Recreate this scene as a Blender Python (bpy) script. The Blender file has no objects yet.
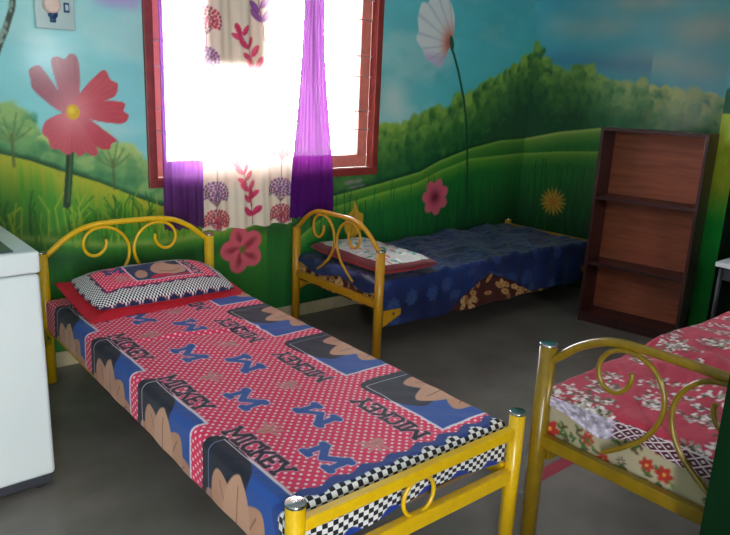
import bpy, bmesh, math, random
import numpy as np
from mathutils import Vector, Matrix
random.seed(7)
COL = bpy.context.scene.collection
PI = math.pi

# ------------------------------------------------------------------ helpers
def s2l(c):
    c = np.asarray(c, dtype=np.float64) / 255.0
    return np.where(c <= 0.04045, c / 12.92, ((c + 0.055) / 1.055) ** 2.4)
def rgb(*c): return tuple(float(x) for x in s2l(c)) + (1.0,)

def link_obj(name, data, mat=None, parent=None, smooth=False):
    o = bpy.data.objects.new(name, data); COL.objects.link(o)
    if mat is not None: data.materials.append(mat)
    if parent is not None: o.parent = parent
    if smooth and hasattr(data, 'polygons'):
        data.polygons.foreach_set('use_smooth', [True] * len(data.polygons))
    return o
def tag(o, label, cat, group=None, kind=None):
    o['label'] = label; o['category'] = cat
    if group: o['group'] = group
    if kind: o['kind'] = kind
    return o
def structure(o): o['kind'] = 'structure'; return o
def empty(name, loc=(0, 0, 0), rz=0.0):
    o = bpy.data.objects.new(name, None); COL.objects.link(o)
    o.location = loc; o.rotation_euler = (0, 0, rz); o.empty_display_size = .1
    return o
def box_bm(bm, x0, x1, y0, y1, z0, z1):
    r = bmesh.ops.create_cube(bm, size=1.0, matrix=Matrix.Translation(((x0+x1)/2, (y0+y1)/2, (z0+z1)/2)) @ Matrix.Diagonal((abs(x1-x0), abs(y1-y0), abs(z1-z0), 1)))
    return r['verts']
def mesh_from(bm, name):
    me = bpy.data.meshes.new(name); bm.normal_update(); bm.to_mesh(me); bm.free(); return me
def boxes(name, lst, mat, parent=None, bevel=0.0, seg=2):
    bm = bmesh.new()
    for b in lst: box_bm(bm, *b)
    if bevel > 0:
        bmesh.ops.bevel(bm, geom=bm.edges[:], offset=bevel, segments=seg, affect='EDGES', profile=0.5)
    return link_obj(name, mesh_from(bm, name), mat, parent, smooth=False)
def rounded(name, b, mat, parent=None, r=.02, seg=4):
    bm = bmesh.new(); box_bm(bm, *b)
    bmesh.ops.bevel(bm, geom=bm.edges[:], offset=r, segments=seg, affect='EDGES', profile=0.5)
    return link_obj(name, mesh_from(bm, name), mat, parent, smooth=True)
def cyl(name, p, r, z0, z1, mat, parent=None, seg=24, r2=None, bev=0.0, axis='z'):
    bm = bmesh.new()
    M = Matrix.Translation((p[0], p[1], (z0+z1)/2))
    if axis == 'y': M = Matrix.Translation((p[0], (z0+z1)/2, p[1])) @ Matrix.Rotation(PI/2, 4, 'X')
    if axis == 'x': M = Matrix.Translation(((z0+z1)/2, p[0], p[1])) @ Matrix.Rotation(PI/2, 4, 'Y')
    bmesh.ops.create_cone(bm, cap_ends=True, segments=seg, radius1=r, radius2=r if r2 is None else r2, depth=abs(z1-z0), matrix=M)
    if bev > 0:
        es = [e for e in bm.edges if len(e.link_faces) == 2 and any(len(f.verts) > 4 for f in e.link_faces)]
        bmesh.ops.bevel(bm, geom=es, offset=bev, segments=3, affect='EDGES', profile=0.5)
    return link_obj(name, mesh_from(bm, name), mat, parent, smooth=True)
def catmull(pts, n=10, closed=False):
    P = [Vector(p) for p in pts]; out = []; N = len(P)
    rng = range(N) if closed else range(N-1)
    for i in rng:
        if closed: a, b, c, d = P[i-1], P[i], P[(i+1) % N], P[(i+2) % N]
        else: a, b, c, d = P[max(i-1, 0)], P[i], P[i+1], P[min(i+2, N-1)]
        for k in range(n):
            t = k/n
            out.append(0.5*((2*b) + (c-a)*t + (2*a-5*b+4*c-d)*t*t + (3*b-a-3*c+d)*t**3))
    if not closed: out.append(P[-1])
    return out
def tube(name, pts, r, mat, parent=None, closed=False, seg=12, rfun=None):
    P = [Vector(p) for p in pts]; N = len(P); verts = []; faces = []
    up = None
    for i, p in enumerate(P):
        if closed: t = (P[(i+1) % N] - P[i-1]).normalized()
        else: t = (P[min(i+1, N-1)] - P[max(i-1, 0)]).normalized()
        if up is None:
            up = Vector((0, 1, 0)) if abs(t.y) < .9 else Vector((1, 0, 0))
        a = (up - t*up.dot(t)).normalized(); up = a; b = t.cross(a)
        rr = rfun(i/(N-1)) if rfun else r
        for k in range(seg):
            th = 2*PI*k/seg; verts.append(p + (a*math.cos(th) + b*math.sin(th))*rr)
    for i in range(N if closed else N-1):
        j = (i+1) % N
        for k in range(seg):
            k2 = (k+1) % seg
            faces.append((i*seg+k, i*seg+k2, j*seg+k2, j*seg+k))
    if not closed:
        faces.append(tuple(range(seg))[::-1]); faces.append(tuple((N-1)*seg+k for k in range(seg)))
    me = bpy.data.meshes.new(name); me.from_pydata(verts, [], faces); me.update()
    return link_obj(name, me, mat, parent, smooth=True)

# ---- value noise
_T = np.random.RandomState(3).rand(256, 256)
def vnoise(u, v):
    ui = np.floor(u).astype(int); vi = np.floor(v).astype(int); fu = u-ui; fv = v-vi
    fu = fu*fu*(3-2*fu); fv = fv*fv*(3-2*fv)
    g = lambda a, b: _T[a & 255, b & 255]
    return (g(ui, vi)*(1-fu)+g(ui+1, vi)*fu)*(1-fv) + (g(ui, vi+1)*(1-fu)+g(ui+1, vi+1)*fu)*fv
def fbm(u, v, o=4):
    s = 0; a = .5; t = 0
    for k in range(o):
        s = s + a*vnoise(u*2**k+17*k, v*2**k+31*k); t += a; a *= .5
    return s/t

class Painter:
    """colours of a printed or painted surface, on a regular grid of its own metres"""
    def __init__(self, us, vs, base):
        self.us, self.vs = us, vs
        self.U, self.V = np.meshgrid(us, vs)
        self.C = np.zeros(self.U.shape+(3,)); self.C[:] = base
        self.M = np.zeros(self.U.shape+(3,))       # pattern masks (dots, checks, weave)
    def win(self, u0, u1, v0, v1):
        a, b = np.searchsorted(self.us, [u0, u1]); c, d = np.searchsorted(self.vs, [v0, v1])
        return slice(max(c-1, 0), d+1), slice(max(a-1, 0), b+1)
    def put(self, w, m, col, masks=None):
        m = np.clip(m, 0, 1)[..., None]
        self.C[w] = self.C[w]*(1-m) + np.asarray(col, dtype=float)*m
        if masks is not None: self.M[w] = self.M[w]*(1-m) + np.asarray(masks, dtype=float)*m
    def poly(self, pts, col, masks=None, soft=0.004):
        xs = [p[0] for p in pts]; ys = [p[1] for p in pts]
        w = self.win(min(xs)-soft, max(xs)+soft, min(ys)-soft, max(ys)+soft)
        U, V = self.U[w], self.V[w]
        if U.size == 0: return
        ins = np.zeros(U.shape, bool); dist = np.full(U.shape, 9.)
        n = len(pts)
        for i in range(n):
            x0, y0 = pts[i]; x1, y1 = pts[(i+1) % n]
            c = ((y0 > V) != (y1 > V))
            with np.errstate(divide='ignore', invalid='ignore'):
                xi = (x1-x0)*(V-y0)/((y1-y0) if y1 != y0 else 1e-9)+x0
            ins ^= c & (U < xi)
            L = (x1-x0)**2+(y1-y0)**2+1e-12
            t = np.clip(((U-x0)*(x1-x0)+(V-y0)*(y1-y0))/L, 0, 1)
            dist = np.minimum(dist, np.hypot(U-x0-t*(x1-x0), V-y0-t*(y1-y0)))
        sd = np.where(ins, dist, -dist)
        self.put(w, .5+sd/soft, col, masks); return w, np.clip(.5+sd/soft, 0, 1)
    def smooth_poly(self, pts, col, masks=None, soft=.004, n=6):
        P = catmull([(p[0], p[1], 0) for p in pts], n, True)
        return self.poly([(p.x, p.y) for p in P], col, masks, soft)
    def ell(self, c, a, b, ang, col, masks=None, soft=.003):
        r = max(a, b)+soft; w = self.win(c[0]-r, c[0]+r, c[1]-r, c[1]+r)
        U, V = self.U[w]-c[0], self.V[w]-c[1]
        if U.size == 0: return
        x = U*math.cos(ang)+V*math.sin(ang); y = -U*math.sin(ang)+V*math.cos(ang)
        d = (1-np.hypot(x/a, y/b))*min(a, b)
        self.put(w, .5+d/soft, col, masks)
    def stroke(self, pts, wd, col, masks=None, soft=.003):
        for (x0, y0), (x1, y1) in zip(pts[:-1], pts[1:]):
            r = wd/2+soft
            w = self.win(min(x0, x1)-r, max(x0, x1)+r, min(y0, y1)-r, max(y0, y1)+r)
            U, V = self.U[w], self.V[w]
            if U.size == 0: continue
            L = (x1-x0)**2+(y1-y0)**2+1e-12
            t = np.clip(((U-x0)*(x1-x0)+(V-y0)*(y1-y0))/L, 0, 1)
            d = wd/2-np.hypot(U-x0-t*(x1-x0), V-y0-t*(y1-y0))
            self.put(w, .5+d/soft, col, masks)

GLYPH = {
 'M': (1.15, [[(0, 0), (0, 1), (.5, .3), (1, 1), (1, 0)], [(-.12, 0), (.14, 0)], [(.86, 0), (1.12, 0)], [(-.12, 1), (.05, 1)], [(.95, 1), (1.12, 1)]]),
 'I': (.35, [[(.5, 0), (.5, 1)], [(.0, 0), (1, 0)], [(.0, 1), (1, 1)]]),
 'C': (.8, [[(1, .72), (.95, .95), (.3, 1), (.02, .8), (0, .2), (.3, 0), (.92, .03), (1, .25)]]),
 'K': (.85, [[(.05, 0), (.05, 1)], [(.95, 1), (.08, .42)], [(.38, .6), (1, 0)], [(-.1, 0), (.2, 0)], [(-.1, 1), (.2, 1)]]),
 'E': (.7, [[(1, .8), (1, 1), (0, 1), (0, 0), (1, 0), (1, .2)], [(0, .5), (.7, .5)]]),
 'Y': (.9, [[(.5, 0), (.5, .45), (0, 1)], [(.5, .45), (1, 1)], [(.3, 0), (.7, 0)], [(-.12, 1), (.15, 1)], [(.85, 1), (1.12, 1)]]),
}
def word(P, text, org, ang, h, wd, col, gap=.28, width=None, masks=None, soft=.003, outline=None, ital=.0):
    """letters along direction ang starting at org (baseline)"""
    tot = sum(GLYPH[c][0] for c in text)+gap*(len(text)-1)
    sx = h if width is None else width/tot
    for colr, ww in (([(outline, wd+.007)] if outline is not None else []) + [(col, wd)]):
        x = 0
        for c in text:
            gw, st = GLYPH[c]
            for s in st:
                pts = []
                for (a, b) in s:
                    lx = (x+a*gw)*sx+ital*b*h; ly = b*h
                    pts.append((org[0]+lx*math.cos(ang)-ly*math.sin(ang), org[1]+lx*math.sin(ang)+ly*math.cos(ang)))
                P.stroke(pts, ww, colr, masks, soft)
            x += gw+gap

def grid_mesh(name, X, Y, Z, P=None, st=None, mat=None, parent=None, keep=None, flip=False, smooth=True):
    nv, nu = X.shape
    co = np.stack([X, Y, Z], -1).reshape(-1, 3).astype(np.float32)
    I = np.arange(nv*nu).reshape(nv, nu)
    q = np.stack([I[:-1, :-1], I[:-1, 1:], I[1:, 1:], I[1:, :-1]], -1)
    if flip: q = q[..., ::-1]
    if keep is not None: q = q[keep]
    q = q.reshape(-1, 4).astype(np.int32)
    me = bpy.data.meshes.new(name)
    me.vertices.add(len(co)); me.vertices.foreach_set('co', co.ravel())
    me.loops.add(q.size); me.loops.foreach_set('vertex_index', q.ravel())
    me.polygons.add(len(q)); me.polygons.foreach_set('loop_start', np.arange(0, q.size, 4, dtype=np.int32))
    me.polygons.foreach_set('use_smooth', np.full(len(q), smooth))
    me.update(calc_edges=True)
    if P is not None:
        a = me.attributes.new('paint', 'FLOAT_COLOR', 'POINT')
        c = np.ones((nv*nu, 4), np.float32); c[:, :3] = s2l(np.clip(P.C, 0, 255)).reshape(-1, 3)
        a.data.foreach_set('color', c.ravel())
        b = me.attributes.new('masks', 'FLOAT_VECTOR', 'POINT')
        b.data.foreach_set('vector', P.M.reshape(-1, 3).astype(np.float32).ravel())
    if st is not None:
        b = me.attributes.new('st', 'FLOAT_VECTOR', 'POINT')
        c = np.zeros((nv*nu, 3), np.float32); c[:, 0] = st[0].ravel(); c[:, 1] = st[1].ravel()
        b.data.foreach_set('vector', c.ravel())
    return link_obj(name, me, mat, parent)

# ------------------------------------------------------------------ materials
def new_mat(name):
    m = bpy.data.materials.new(name); m.use_nodes = True
    nt = m.node_tree; b = nt.nodes['Principled BSDF']; return m, nt, b
def setp(b, **k):
    for n, v in k.items():
        n = n.replace('_', ' ')
        if n in b.inputs: b.inputs[n].default_value = v
def add_bump(nt, b, scale, strength, dist=.002, detail=4, vec='Object', stretch=None):
    tc = nt.nodes.new('ShaderNodeTexCoord'); no = nt.nodes.new('ShaderNodeTexNoise'); bu = nt.nodes.new('ShaderNodeBump')
    no.inputs['Scale'].default_value = scale; no.inputs['Detail'].default_value = detail
    bu.inputs['Strength'].default_value = strength; bu.inputs['Distance'].default_value = dist
    if stretch:
        mp = nt.nodes.new('ShaderNodeMapping'); mp.inputs['Scale'].default_value = stretch
        nt.links.new(tc.outputs[vec], mp.inputs[0]); nt.links.new(mp.outputs[0], no.inputs['Vector'])
    else: nt.links.new(tc.outputs[vec], no.inputs['Vector'])
    nt.links.new(no.outputs['Fac'], bu.inputs['Height']); nt.links.new(bu.outputs[0], b.inputs['Normal'])
def simple(name, c, rough=.5, metal=0., c2=None, nscale=8., bump=None, coat=0., spec=.5, stretch=None):
    m, nt, b = new_mat(name)
    setp(b, Roughness=rough, Metallic=metal); b.inputs['Specular IOR Level'].default_value = spec
    b.inputs['Coat Weight'].default_value = coat; b.inputs['Coat Roughness'].default_value = .15
    tc = nt.nodes.new('ShaderNodeTexCoord'); no = nt.nodes.new('ShaderNodeTexNoise'); ra = nt.nodes.new('ShaderNodeValToRGB')
    no.inputs['Scale'].default_value = nscale; no.inputs['Detail'].default_value = 5
    if stretch:
        mp = nt.nodes.new('ShaderNodeMapping'); mp.inputs['Scale'].default_value = stretch
        nt.links.new(tc.outputs['Object'], mp.inputs[0]); nt.links.new(mp.outputs[0], no.inputs['Vector'])
    else: nt.links.new(tc.outputs['Object'], no.inputs['Vector'])
    ra.color_ramp.elements[0].position = .35; ra.color_ramp.elements[1].position = .65
    ra.color_ramp.elements[0].color = rgb(*c); ra.color_ramp.elements[1].color = rgb(*(c2 or [x*.93 for x in c]))
    nt.links.new(no.outputs['Fac'], ra.inputs[0]); nt.links.new(ra.outputs[0], b.inputs['Base Color'])
    if bump: add_bump(nt, b, bump[0], bump[1], bump[2] if len(bump) > 2 else .002, stretch=stretch)
    return m
def painted(name, rough=.8, spec=.3, bump=None, coat=0., coat_rough=.2, sheen=0., patterns=None):
    """reads the 'paint' attribute; masks.x adds white dots, masks.y black-white checks"""
    m, nt, b = new_mat(name); N = nt.nodes; L = nt.links
    setp(b, Roughness=rough); b.inputs['Specular IOR Level'].default_value = spec
    b.inputs['Coat Weight'].default_value = coat; b.inputs['Coat Roughness'].default_value = coat_rough
    b.inputs['Sheen Weight'].default_value = sheen
    at = N.new('ShaderNodeAttribute'); at.attribute_name = 'paint'; out = at.outputs['Color']
    if patterns:
        ma = N.new('ShaderNodeAttribute'); ma.attribute_name = 'masks'; sp = N.new('ShaderNodeSeparateXYZ'); L.new(ma.outputs['Vector'], sp.inputs[0])
        st = N.new('ShaderNodeAttribute'); st.attribute_name = 'st'; ss = N.new('ShaderNodeSeparateXYZ'); L.new(st.outputs['Vector'], ss.inputs[0])
        def M(op, a, b_=None, c_=None):
            n = N.new('ShaderNodeMath'); n.operation = op
            for i, x in enumerate((a, b_, c_)):
                if x is None: continue
                if isinstance(x, (int, float)): n.inputs[i].default_value = x
                else: L.new(x, n.inputs[i])
            return n.outputs[0]
        kd = 2*PI/patterns['dot']; kc = PI/patterns['check']
        du = M('COSINE', M('MULTIPLY', M('ADD', ss.outputs[0], ss.outputs[1]), kd/1.414))
        dv = M('COSINE', M('MULTIPLY', M('SUBTRACT', ss.outputs[0], ss.outputs[1]), kd/1.414))
        dots = M('MULTIPLY', M('MULTIPLY', M('MULTIPLY', M('SUBTRACT', M('ADD', du, dv), patterns.get('th', 1.05)), 2.5), 1.0), sp.outputs[0])
        dots = M('MINIMUM', M('MAXIMUM', dots, 0.), .85)
        cu = M('SINE', M('MULTIPLY', ss.outputs[0], kc)); cv = M('SINE', M('MULTIPLY', ss.outputs[1], kc))
        ck = M('MINIMUM', M('MAXIMUM', M('ADD', M('MULTIPLY', M('MULTIPLY', cu, cv), 6.), .5), 0.), 1.)
        mx = N.new('ShaderNodeMix'); mx.data_type = 'RGBA'; L.new(dots, mx.inputs[0]); L.new(out, mx.inputs[6]); mx.inputs[7].default_value = rgb(240, 225, 225)
        m2 = N.new('ShaderNodeMix'); m2.data_type = 'RGBA'; L.new(ck, m2.inputs[0]); m2.inputs[6].default_value = rgb(22, 24, 34); m2.inputs[7].default_value = rgb(225, 225, 225)
        m3 = N.new('ShaderNodeMix'); m3.data_type = 'RGBA'; L.new(sp.outputs[1], m3.inputs[0]); L.new(mx.outputs[2], m3.inputs[6]); L.new(m2.outputs[2], m3.inputs[7])
        out = m3.outputs[2]
    L.new(out, b.inputs['Base Color'])
    if bump: add_bump(nt, b, *bump)
    return m
def curtain_mat(name, transp, transl, attr=False, col=(120, 40, 150), trcol=None):
    m, nt, b = new_mat(name); N = nt.nodes; L = nt.links
    setp(b, Roughness=.85); b.inputs['Specular IOR Level'].default_value = .1
    tl = N.new('ShaderNodeBsdfTranslucent'); tp = N.new('ShaderNodeBsdfTransparent')
    m1 = N.new('ShaderNodeMixShader'); m2 = N.new('ShaderNodeMixShader')
    if attr:
        at = N.new('ShaderNodeAttribute'); at.attribute_name = 'paint'
        L.new(at.outputs['Color'], b.inputs['Base Color']); mw = N.new('ShaderNodeMix'); mw.data_type = 'RGBA'; mw.inputs[0].default_value = .55; L.new(at.outputs['Color'], mw.inputs[6]); mw.inputs[7].default_value = rgb(240, 225, 215); L.new(mw.outputs[2], tl.inputs['Color'])
    else:
        tc = N.new('ShaderNodeTexCoord'); wv = N.new('ShaderNodeTexNoise'); wv.inputs['Scale'].default_value = 260
        ra = N.new('ShaderNodeValToRGB'); ra.color_ramp.elements[0].color = rgb(*[c*.8 for c in col]); ra.color_ramp.elements[1].color = rgb(*col)
        L.new(tc.outputs['Object'], wv.inputs['Vector']); L.new(wv.outputs['Fac'], ra.inputs[0])
        L.new(ra.outputs[0], b.inputs['Base Color']); tl.inputs['Color'].default_value = rgb(*(trcol or col))
    m1.inputs[0].default_value = transl; m2.inputs[0].default_value = transp
    L.new(b.outputs[0], m1.inputs[1]); L.new(tl.outputs[0], m1.inputs[2])
    L.new(m1.outputs[0], m2.inputs[1]); L.new(tp.outputs[0], m2.inputs[2])
    L.new(m2.outputs[0], N['Material Output'].inputs['Surface'])
    return m

MAT_MURAL = painted('mural_gloss_paint', rough=.55, spec=.4, coat=.6, coat_rough=.17, bump=(26., .4, .003, 7))
MAT_YELLOW = simple('yellow_enamel', (224, 180, 10), .28, c2=(218, 172, 8), nscale=30, coat=.3)
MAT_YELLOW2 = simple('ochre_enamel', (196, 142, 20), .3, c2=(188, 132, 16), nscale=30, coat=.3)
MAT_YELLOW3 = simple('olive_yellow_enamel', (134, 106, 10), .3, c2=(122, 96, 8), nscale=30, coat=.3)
MAT_CHROME = simple('chrome', (200, 200, 200), .18, 1.)
MAT_STEEL = simple('bolt_steel', (110, 95, 70), .4, .9)
MAT_PLYDECK = simple('plywood_deck', (120, 92, 60), .7, nscale=12, stretch=(1, 12, 1))
MAT_MATTRESS = simple('mattress_ticking', (120, 30, 40), .9, c2=(96, 22, 32), nscale=60)
MAT_WHITEPL = simple('white_appliance_plastic', (216, 222, 222), .3, c2=(212, 219, 219), nscale=3, coat=.3)
MAT_DARKLID = simple('grey_glass_lid', (70, 76, 82), .15, c2=(60, 66, 72), nscale=6)
MAT_DARKPL = simple('dark_grey_plastic', (48, 50, 58), .5)
MAT_WINFRAME = simple('red_oxide_paint', (138, 52, 44), .45, c2=(120, 42, 38), nscale=14, bump=(60, .2))
MAT_CASE = simple('casement_glare_pink', (214, 128, 112), .5, c2=(204, 118, 102), nscale=14)  # paler than the outer frame: window glare painted into the colour
MAT_BARS = simple('grille_silver_paint', (215, 210, 210), .4, .2)
MAT_PLASTER = simple('pale_plaster', (200, 214, 205), .8, c2=(190, 205, 196), nscale=3, bump=(20, .2))
MAT_CEIL = simple('white_ceiling_paint', (225, 228, 225), .9)
MAT_BASE = simple('beige_skirting', (176, 164, 130), .5, c2=(160, 148, 116), nscale=10)
MAT_GREENWALL = simple('deep_green_paint', (5, 38, 18), .5, c2=(4, 32, 15), nscale=3, bump=(20, .2))
MAT_PARTITION = simple('matt_green_distemper', (6, 42, 18), .85, c2=(4, 34, 14), nscale=3, bump=(20, .2), spec=.1)
MAT_DOORWOOD = simple('door_wood', (120, 70, 44), .5)
MAT_SWITCH = simple('switch_board_paint', (186, 206, 206), .35, c2=(176, 198, 200))
MAT_PINKPL = simple('pinkish_plastic', (226, 196, 186), .35)
MAT_BLUEPL = simple('blue_plastic', (20, 70, 110), .4)
MAT_REDCLOTH = simple('red_cotton', (196, 22, 44), .85, c2=(180, 18, 38), nscale=40, bump=(90, .3))
MAT_TABLEWHITE = simple('white_laminate', (225, 228, 232), .35)
MAT_GREYCLOTH = simple('dark_grey_cloth', (58, 56, 60), .9, c2=(34, 34, 42), nscale=25)
MAT_BEIGECLOTH = simple('beige_backing_cloth', (150, 130, 110), .9)
MAT_SHEET = painted('pink_print_cotton', rough=.7, spec=.3, sheen=.08, patterns=dict(dot=.0225, check=.0185, th=.85), bump=(500., .15, .001))
MAT_PILLOW = painted('pillow_print_cotton', rough=.75, spec=.25, sheen=.1, patterns=dict(dot=.017, check=.0085, th=1.0), bump=(500., .15, .001))
MAT_PRINT = painted('printed_cotton', rough=.8, spec=.25, sheen=.1, bump=(400., .15, .001))
MAT_SATIN = painted('blue_satin', rough=.3, spec=.55, sheen=.1, bump=(300., .15, .001))
MAT_CUR_SHEER = curtain_mat('purple_sheer_loose', .12, .34, col=(78, 18, 104), trcol=(190, 120, 225))
MAT_CUR_DENSE = curtain_mat('purple_sheer_gathered', .006, .16, col=(82, 20, 110), trcol=(150, 50, 150))
MAT_CUR_FLORAL = curtain_mat('floral_curtain_cotton', .0, .26, attr=True)

def wood_mat(name, c1, c2, rough=.4, stretch=(1, 1, 1), scale=3., coat=.2):
    m, nt, b = new_mat(name); N = nt.nodes; L = nt.links
    tc = N.new('ShaderNodeTexCoord'); mp = N.new('ShaderNodeMapping'); mp.inputs['Scale'].default_value = stretch
    no = N.new('ShaderNodeTexNoise'); no.inputs['Scale'].default_value = scale; no.inputs['Detail'].default_value = 8; no.inputs['Distortion'].default_value = .6
    ra = N.new('ShaderNodeValToRGB'); ra.color_ramp.elements[0].position = .3; ra.color_ramp.elements[1].position = .7
    ra.color_ramp.elements[0].color = rgb(*c1); ra.color_ramp.elements[1].color = rgb(*c2)
    L.new(tc.outputs['Object'], mp.inputs[0]); L.new(mp.outputs[0], no.inputs['Vector']); L.new(no.outputs['Fac'], ra.inputs[0]); L.new(ra.outputs[0], b.inputs['Base Color'])
    setp(b, Roughness=rough); b.inputs['Coat Weight'].default_value = coat
    return m
MAT_CASEWOOD = wood_mat('dark_mahogany_laminate', (66, 28, 30), (50, 20, 22), .4, (1, 1, .25), 6)
MAT_BACKWOOD = wood_mat('red_brown_veneer', (176, 96, 66), (140, 70, 48), .45, (1, .6, 14), 3)

def floor_mat():
    m, nt, b = new_mat('grey_vitrified_tile'); N = nt.nodes; L = nt.links
    tc = N.new('ShaderNodeTexCoord'); no = N.new('ShaderNodeTexNoise'); no.inputs['Scale'].default_value = 4; no.inputs['Detail'].default_value = 8
    ra = N.new('ShaderNodeValToRGB'); ra.color_ramp.elements[0].position = .35; ra.color_ramp.elements[1].position = .7
    ra.color_ramp.elements[0].color = rgb(106, 101, 95); ra.color_ramp.elements[1].color = rgb(127, 121, 116)
    br = N.new('ShaderNodeTexBrick'); br.offset = 0; br.inputs['Scale'].default_value = 1; br.inputs['Mortar Size'].default_value = .003
    br.inputs['Brick Width'].default_value = .6; br.inputs['Row Height'].default_value = .6
    br.inputs['Color1'].default_value = (1, 1, 1, 1); br.inputs['Color2'].default_value = (.97, .97, .97, 1); br.inputs['Mortar'].default_value = (.92, .915, .91, 1)
    mx = N.new('ShaderNodeMix'); mx.data_type = 'RGBA'; mx.blend_type = 'MULTIPLY'; mx.inputs[0].default_value = 1
    L.new(tc.outputs['Object'], no.inputs['Vector']); L.new(tc.outputs['Object'], br.inputs['Vector'])
    L.new(no.outputs['Fac'], ra.inputs[0]); L.new(ra.outputs[0], mx.inputs[6]); L.new(br.outputs['Color'], mx.inputs[7])
    # red inlay strip of the floor, running between the beds
    sx = N.new('ShaderNodeSeparateXYZ'); L.new(tc.outputs['Object'], sx.inputs[0])
    def band(o, lo, hi):
        a = N.new('ShaderNodeMath'); a.operation = 'GREATER_THAN'; L.new(o, a.inputs[0]); a.inputs[1].default_value = lo
        c = N.new('ShaderNodeMath'); c.operation = 'LESS_THAN'; L.new(o, c.inputs[0]); c.inputs[1].default_value = hi
        d = N.new('ShaderNodeMath'); d.operation = 'MULTIPLY'; L.new(a.outputs[0], d.inputs[0]); L.new(c.outputs[0], d.inputs[1]); return d.outputs[0]
    bd = band(sx.outputs[1], 1.415, 1.475); bx = band(sx.outputs[0], 2.2, 2.5)
    mm = N.new('ShaderNodeMath'); mm.operation = 'MULTIPLY'; L.new(bd, mm.inputs[0]); L.new(bx, mm.inputs[1])
    m4 = N.new('ShaderNodeMix'); m4.data_type = 'RGBA'; L.new(mm.outputs[0], m4.inputs[0]); L.new(mx.outputs[2], m4.inputs[6]); m4.inputs[7].default_value = rgb(150, 60, 70)
    L.new(m4.outputs[2], b.inputs['Base Color']); setp(b, Roughness=.34); b.inputs['Specular IOR Level'].default_value = .4
    add_bump(nt, b, 7, .08, .004)
    return m
MAT_FLOOR = floor_mat()

# ------------------------------------------------------------------ room dimensions
YW = 3.68; XW = 4.894; XL = -1.2; YF = -1.3; ZC = 2.9
K = YW/3.64; CH = 1.535                      # mural was measured on a plane at 3.64
WX0, WX1, WZ0, WZ1 = 1.56, 3.215, .94, 2.42  # window opening incl. frame

# ------------------------------------------------------------------ mural
SKY_A = np.array((132, 206, 210.)); SKY_B = np.array((82, 188, 196.))
def lerp(a, b, t): t = np.clip(t, 0, 1)[..., None]; return np.asarray(a, float)*(1-t)+np.asarray(b, float)*t
def blend(C, col, m): m = np.clip(m, 0, 1)[..., None]; return C*(1-m)+np.asarray(col, float)*m
def trees(P, x0, x1, xs, zs, light, dark, seed, depth=.3, rmin=.075, rmax=.125):
    """bushy tree band below a ridge line: overlapping painted crowns, light on top"""
    rs = np.random.RandomState(seed)
    sel = (P.U > x0) & (P.U < x1)
    rid = np.interp(P.U, xs, zs); d = rid-.05-P.V
    m = np.clip(d/.02, 0, 1)*sel
    n = fbm(P.U*22, P.V*22, 4)
    base = lerp(light, dark, np.clip((d+.02)/depth+(n-.5)*.7, 0, 1))
    P.C = P.C*(1-m[..., None])+base*m[..., None]
    rows = []
    for row, (off, fade) in enumerate(((0., 1.), (.10, .75), (.20, .42))):
        x = x0
        while x < x1:
            r = rs.uniform(rmin, rmax); x += r*rs.uniform(.85, 1.25)
            rows.append((x, float(np.interp(x, xs, zs))-off-r*.75+rs.uniform(-.015, .015), r, fade*rs.uniform(.75, 1.05)))
    for (cx, cz, r, fd) in rows:
        w = P.win(cx-r*1.4, cx+r*1.4, cz-r*1.4, cz+r*1.4)
        U, V = P.U[w], P.V[w]
        if U.size == 0: continue
        nn = fbm(U*16+cx*7, V*16, 4)
        rr = np.hypot(U-cx, (V-cz)/1.05)/r+(nn-.5)*.55
        mm = np.clip((1-rr)/.22, 0, 1)*np.clip((V-cz)/r*.8+.9, 0, 1)*((U > x0) & (U < x1))
        sh = np.clip(.62+(V-cz)/r*.6-(np.abs(U-cx)/r)**2*.35+(nn-.5)*1.1, 0, 1)*fd
        P.C[w] = P.C[w]*(1-mm[..., None])+lerp(dark, light, sh)*mm[..., None]
def hill(C, h, z, ridge, crest, body, depth=.16, streak=1., low=None, edge=None):
    d = ridge-z; m = np.clip(d/.006, 0, 1)
    st = fbm(h*60, z*4+h*2, 3)
    t = np.clip(d/depth+(st-.5)*.9*streak, 0, 1)
    c = lerp(crest, body, t)
    if low is not None: c = lerp(c, low, np.clip((d-.25)/.35, 0, 1))if False else c*(1-np.clip((d-.22)/.35, 0, 1)[..., None])+np.asarray(low, float)*np.clip((d-.22)/.35, 0, 1)[..., None]
    c = c*(.85+.3*st)[..., None]
    if edge is not None:
        e = np.exp(-((d-.012)/.014)**2)*.6; c = blend(c, edge, e)
    return C*(1-m[..., None])+c*m[..., None]

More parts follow.
